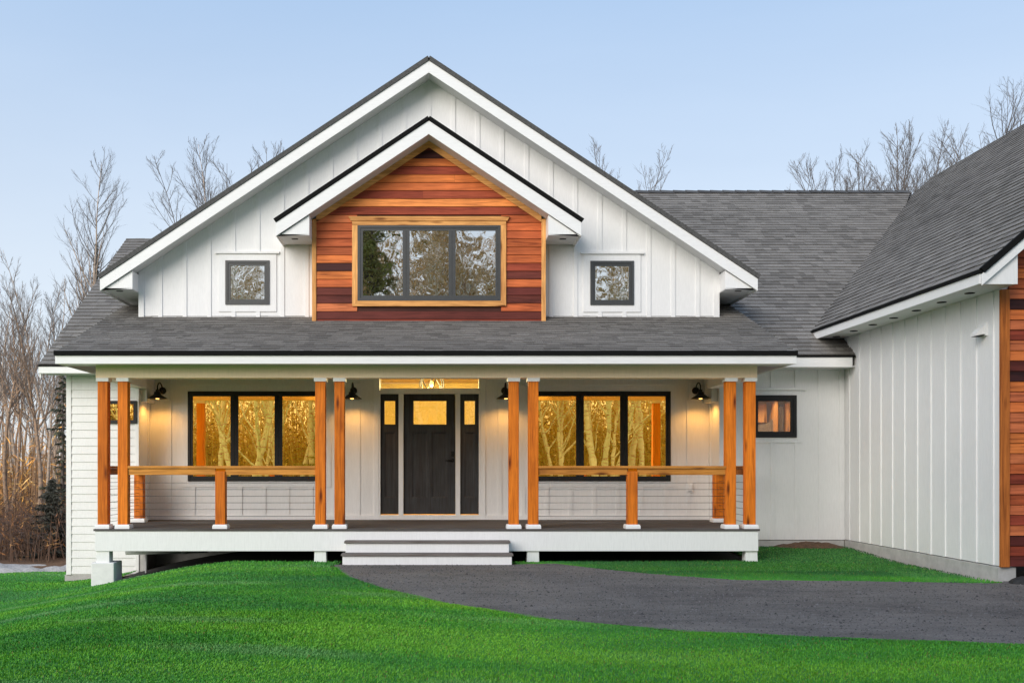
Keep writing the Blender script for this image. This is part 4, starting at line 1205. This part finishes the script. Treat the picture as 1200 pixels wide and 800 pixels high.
for i in range(24):     # line of trees far behind the house
    x = rr.uniform(-14, 60); y = rr.uniform(34, 50)
    s = rr.uniform(.5,.72)
    place_tree(rr.choice((tC,tD,tF)), 'bare_tree', 'bare tree of the wood hidden behind the house', 'tree', x, y, s, rr.uniform(0,6.28), 'bare trees behind the house')

# spruces
def spruce(seed, H, rad, nbr, sparse=0.0, col_=(.040,.048,.034)):
    r_ = random.Random(seed); tr = MB(); cr = MB()
    tr.tube([(0,0,-.1),(0.02,0,H*.5),(0,0.01,H)], [H*.012+.02, H*.008+.01, .008], 7)
    for l in range(nbr):
        t = (l+r_.random())/nbr; z = H*(.03+.96*t); Lm = rad*(1-t)**.8+.10
        a = l*2.4+r_.uniform(-.5,.5); L = Lm*r_.uniform(.5,1.15)
        if r_.random() < sparse: L *= .35
        d = Vector((math.cos(a), math.sin(a), 0)); dz = (-.34+.5*t)*L
        b = [Vector((0,0,z)), Vector((0,0,z))+d*L*.5+Vector((0,0,dz*.75)), Vector((0,0,z))+d*L+Vector((0,0,dz*.8))]
        tr.tube(b, [.012,.009,.004], 4, caps=False)
        side = Vector((-d.y, d.x, 0)); m = max(6, int(L*20))
        for q in range(m):
            f = .06+.94*(q+r_.random())/m
            p = b[0].lerp(b[1], f*2) if f < .5 else b[1].lerp(b[2], f*2-1)
            for sgn in (-1, 1):
                dl = (.12+.22*L*(1-f))*r_.uniform(.6,1.3)
                e = p+side*sgn*dl+d*dl*r_.uniform(.3,.9)+Vector((0,0,-dl*r_.uniform(.1,.8)))
                for hh in range(2):
                    wd_ = Vector((r_.gauss(0,.03), r_.gauss(0,.03), .035*r_.uniform(.5,1.2)))
                    g = r_.uniform(.5,1.4); c = (col_[0]*g, col_[1]*g, col_[2]*g)
                    cr.face([p-wd_*.6, e+rvec(r_)*.03, p+wd_], c)
    return tr, cr
sp1 = Proto(*spruce(3, 3.3, 1.35, 150, .25, (.085,.085,.068)), 'grey_bark', 'needle')
sp2 = Proto(*spruce(8, 6, 1.0, 75, .62, (.095,.10,.065)), 'grey_bark', 'needle')
x, y = at(61, 23); place_tree(sp1, 'spruce_tree', 'low dark spruce with spreading boughs beside the corner of the house', 'spruce', x, y, .50, .7)
x, y = at(74, 27.5); place_tree(sp2, 'spruce_tree', 'thin taller spruce with sparse boughs behind the low dark one', 'spruce', x, y, .72, 2.7)
sp3 = Proto(*spruce(19, 12, 2.4, 380, .2), 'grey_bark', 'needle')
x, y = at(113, 41); t_ = place_tree(sp3, 'spruce_tree', 'dark spruce top beside the roof slope under the tall birch', 'spruce', x, y, 1.0, 1.7)
top = ZC+(548-282)/F*41; t_.scale = (.30,.30,(top-float(h(x,y)))/12)

# undergrowth of the wood
def thicket(name, label, n, xr, yr, hr, colours, leafsz, mat, zfun, stems, lean=.25, seed=1, leafn=6, stem_w=.012, stemc=(.16,.10,.07)):
    g = np.random.default_rng(seed)
    x = g.uniform(*xr, n); y = g.uniform(*yr, n); z = zfun(x, y)
    H = g.uniform(*hr, n)*(.55+.45*g.random(n)); az = g.uniform(0, 6.28, n); ln = g.normal(0, lean, n)
    tx, ty = np.cos(az)*ln*H, np.sin(az)*ln*H
    V = []; Fq = []; T = []
    sw = stem_w*(.5+g.random(n))
    sa = g.uniform(0, 3.14, n); sx, sy = np.cos(sa)*sw, np.sin(sa)*sw
    # stems: crossed slim triangles
    for cx_, cy_ in ((sx, sy), (-sy, sx)):
        b = np.zeros((n,3,3)); b[:,0] = np.stack([x-cx_, y-cy_, z-.05],1); b[:,1] = np.stack([x+cx_, y+cy_, z-.05],1); b[:,2] = np.stack([x+tx, y+ty, z+H],1)
        V.append(b.reshape(-1,3)); T.append(np.tile(np.array(stemc), (n,1))*g.uniform(.6,1.4,(n,1)))
    m = n*leafn
    idx = np.repeat(np.arange(n), leafn); f = g.uniform(.15, 1.0, m)
    c = np.stack([x[idx]+tx[idx]*f, y[idx]+ty[idx]*f, z[idx]+H[idx]*f], 1) + g.normal(0, 1, (m,3))*np.array((.22,.22,.12))*(H[idx][:,None]*.35+.1)
    a = g.normal(0, 1, (m,3)); a /= np.linalg.norm(a, axis=1)[:,None]; b2 = g.normal(0,1,(m,3)); b2 /= np.linalg.norm(b2, axis=1)[:,None]
    L = leafsz*g.uniform(.5,1.5,m)[:,None]
    tri = np.stack([c-a*L, c+a*L, c+b2*L*stems], 1)
    V.append(tri.reshape(-1,3))
    cc = np.array(colours); T.append(cc[g.integers(0, len(cc), m)]*g.uniform(.6,1.4,(m,1)))
    V = np.concatenate(V); Fc = np.arange(len(V)).reshape(-1,3)
    me = fast_mesh(name, V, Fc, M[mat], tint=np.concatenate(T))
    o = bpy.data.objects.new(name, me); col.objects.link(o); tag(o, label, 'undergrowth', kind='stuff'); return o
zz = lambda x, y: h(x, y)-.02
thicket('undergrowth', 'tangled reddish brown brush on the floor of the wood', 5200, (-34,-6.6), (4.0,22), (.6,1.5), [(.36,.16,.06),(.22,.10,.05),(.48,.25,.09),(.14,.09,.07)], .07, 'leaf', zz, .25, seed=2, leafn=12)  # browns warmed towards orange in place of low sunlight
thicket('golden_saplings', 'hazy saplings deep in the wood, gold sunlight painted into their colour', 7000, (-70,-9), (14,50), (1.6,5.5), [(.95,.46,.10),(.80,.36,.09),(.50,.24,.08),(.85,.52,.18)], .18, 'leaf', zz, .18, seed=3, leafn=9, stem_w=.035, stemc=(.36,.22,.12), lean=.1)  # low sun's gold is in the leaf colours
thicket('brush', 'dark bare shrubs at the edge of the wood', 500, (-16,-7), (4.0,8), (.7,1.9), [(.07,.05,.045),(.10,.07,.06)], .06, 'leaf', zz, .2, seed=6, leafn=26)
# stones in the gravel strip are part of its bump

# ------------------------------------------------------------------ trees across the road (mirrored in the windows)
G2 = 'pale birches across the drive, mirrored in the windows'
tM = Proto(*bare_tree(101, 13, .145, stems=1, nb=22, first=.16, blen=.34, up=.10, crook=.05, nsub=6, tw_r=.011), 'birch_bright', 'twig_sun_gold')
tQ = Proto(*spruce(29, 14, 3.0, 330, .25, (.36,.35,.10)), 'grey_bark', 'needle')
tO = Proto(*bare_tree(131, 12, .16, stems=2, nb=40, first=.3, blen=.30, up=.06, crook=.05, spread=.4, nsub=7, ntw=7, tw_r=.016), 'birch_bright', 'twig_sun_gold')
tN = Proto(*bare_tree(113, 13, .125, stems=3, nb=16, first=.14, blen=.30, up=.08, crook=.055, spread=.5, nsub=6, tw_r=.011), 'birch_bright', 'twig_sun_gold')
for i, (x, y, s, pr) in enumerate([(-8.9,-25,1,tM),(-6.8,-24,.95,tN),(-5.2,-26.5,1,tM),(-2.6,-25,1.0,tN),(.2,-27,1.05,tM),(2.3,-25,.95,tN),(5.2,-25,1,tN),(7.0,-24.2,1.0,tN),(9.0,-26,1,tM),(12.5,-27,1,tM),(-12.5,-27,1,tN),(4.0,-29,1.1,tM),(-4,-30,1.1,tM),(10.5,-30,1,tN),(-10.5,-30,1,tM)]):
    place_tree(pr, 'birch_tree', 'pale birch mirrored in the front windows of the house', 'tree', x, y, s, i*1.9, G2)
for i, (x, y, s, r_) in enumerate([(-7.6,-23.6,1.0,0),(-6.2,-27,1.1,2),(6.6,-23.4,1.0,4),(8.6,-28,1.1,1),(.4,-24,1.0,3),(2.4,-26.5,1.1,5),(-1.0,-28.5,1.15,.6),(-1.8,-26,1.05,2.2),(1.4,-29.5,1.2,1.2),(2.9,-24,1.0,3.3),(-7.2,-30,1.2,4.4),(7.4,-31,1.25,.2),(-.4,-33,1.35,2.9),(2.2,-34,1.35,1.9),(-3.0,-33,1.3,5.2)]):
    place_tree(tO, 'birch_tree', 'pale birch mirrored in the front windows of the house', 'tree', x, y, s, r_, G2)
place_tree(tQ, 'pine_tree', 'yellowish green conifer mirrored in the left upstairs pane', 'tree', -2.5, -24.5, 1.0, .5)
for i, (x, y, s) in enumerate([(-3.4,-31,1.05),(-15,-29,1.1),(14.5,-30,1.0)]):
    place_tree(sp3, 'spruce_tree', 'dark spruce among the birches mirrored in the windows', 'spruce', x, y, s, i, 'spruces across the drive')
thicket('golden_thicket', 'dense golden thicket mirrored in the porch windows', 7500, (-20,20), (-35,-28.5), (3.5,8.0), [(.70,.46,.10),(.50,.32,.06),(.34,.21,.05),(.85,.62,.22),(.14,.10,.03)], .11, 'leaf', zz, .5, seed=9, leafn=26, stem_w=.02, stemc=(.8,.62,.3), lean=.12)  # golden sunlight put into leaf and stem colours

# ------------------------------------------------------------------ camera, light, sky
cam = bpy.data.cameras.new('camera'); co = bpy.data.objects.new('camera', cam); col.objects.link(co)
co.location = (0, YC, ZC); co.rotation_euler = (R(90), 0, 0)
cam.sensor_width = 36; cam.lens = 36*F/1200
cam.shift_x = (600-508)/1200; cam.shift_y = (548-400)/1200
cam.clip_end = 3000; cam.clip_start = .1
scene.camera = co
SE, SA_ = 24, -34          # sun height, degrees to the left of the camera axis (behind the camera)
w = bpy.data.worlds.new('World'); scene.world = w; w.use_nodes = True
nt = w.node_tree; bg = nt.nodes['Background']
sky = nt.nodes.new('ShaderNodeTexSky'); sky.sky_type = 'NISHITA'; sky.sun_disc = False
sky.sun_elevation = R(SE); sky.sun_rotation = R(180-SA_); sky.air_density = 1.0; sky.dust_density = .6; sky.ozone_density = 1.5; sky.altitude = 50
tcw = nt.nodes.new('ShaderNodeTexCoord'); sp = nt.nodes.new('ShaderNodeSeparateXYZ'); nt.links.new(tcw.outputs['Generated'], sp.inputs[0])
cn = noise(nt, coords(nt, (1,1,3.5), 'Generated'), 1.6, 5, .55, .4)
hzc = ramp(nt, sp.outputs['Z'], [(.0, (6.7,7.05,7.7)), (.18, (6.3,7.0,7.9)), (.42, (3.9,5.4,7.6)), (1, (2.6,4.0,6.6))])   # haze thins out upwards
hzc = mix(nt, hzc, ramp(nt, cn.outputs[0], [(.35,(.97,.975,.98)),(.7,(1.04,1.03,1.02))]), 1, 'MULTIPLY')
hz = mix(nt, sky.outputs[0], hzc, .78)
nt.links.new(hz, bg.inputs[0]); bg.inputs[1].default_value = .13
l = bpy.data.lights.new('sun', 'SUN'); l.energy = 3.4; l.angle = R(46); l.color = (1,.92,.82)
so = bpy.data.objects.new('sun', l); col.objects.link(so)
a = R(SA_); dv_ = Vector((math.sin(a)*math.cos(R(SE)), -math.cos(a)*math.cos(R(SE)), math.sin(R(SE))))   # towards the sun
so.rotation_euler = dv_.to_track_quat('Z', 'Y').to_euler()
so.location = (0,-30,30)
scene.view_settings.view_transform = 'Standard'; scene.view_settings.look = 'None'; scene.view_settings.exposure = 0
scene.render.engine = 'CYCLES'
scene.cycles.max_bounces = 8; scene.cycles.transparent_max_bounces = 12
for o in scene.objects:
    if '_o' in o: del o['_o']
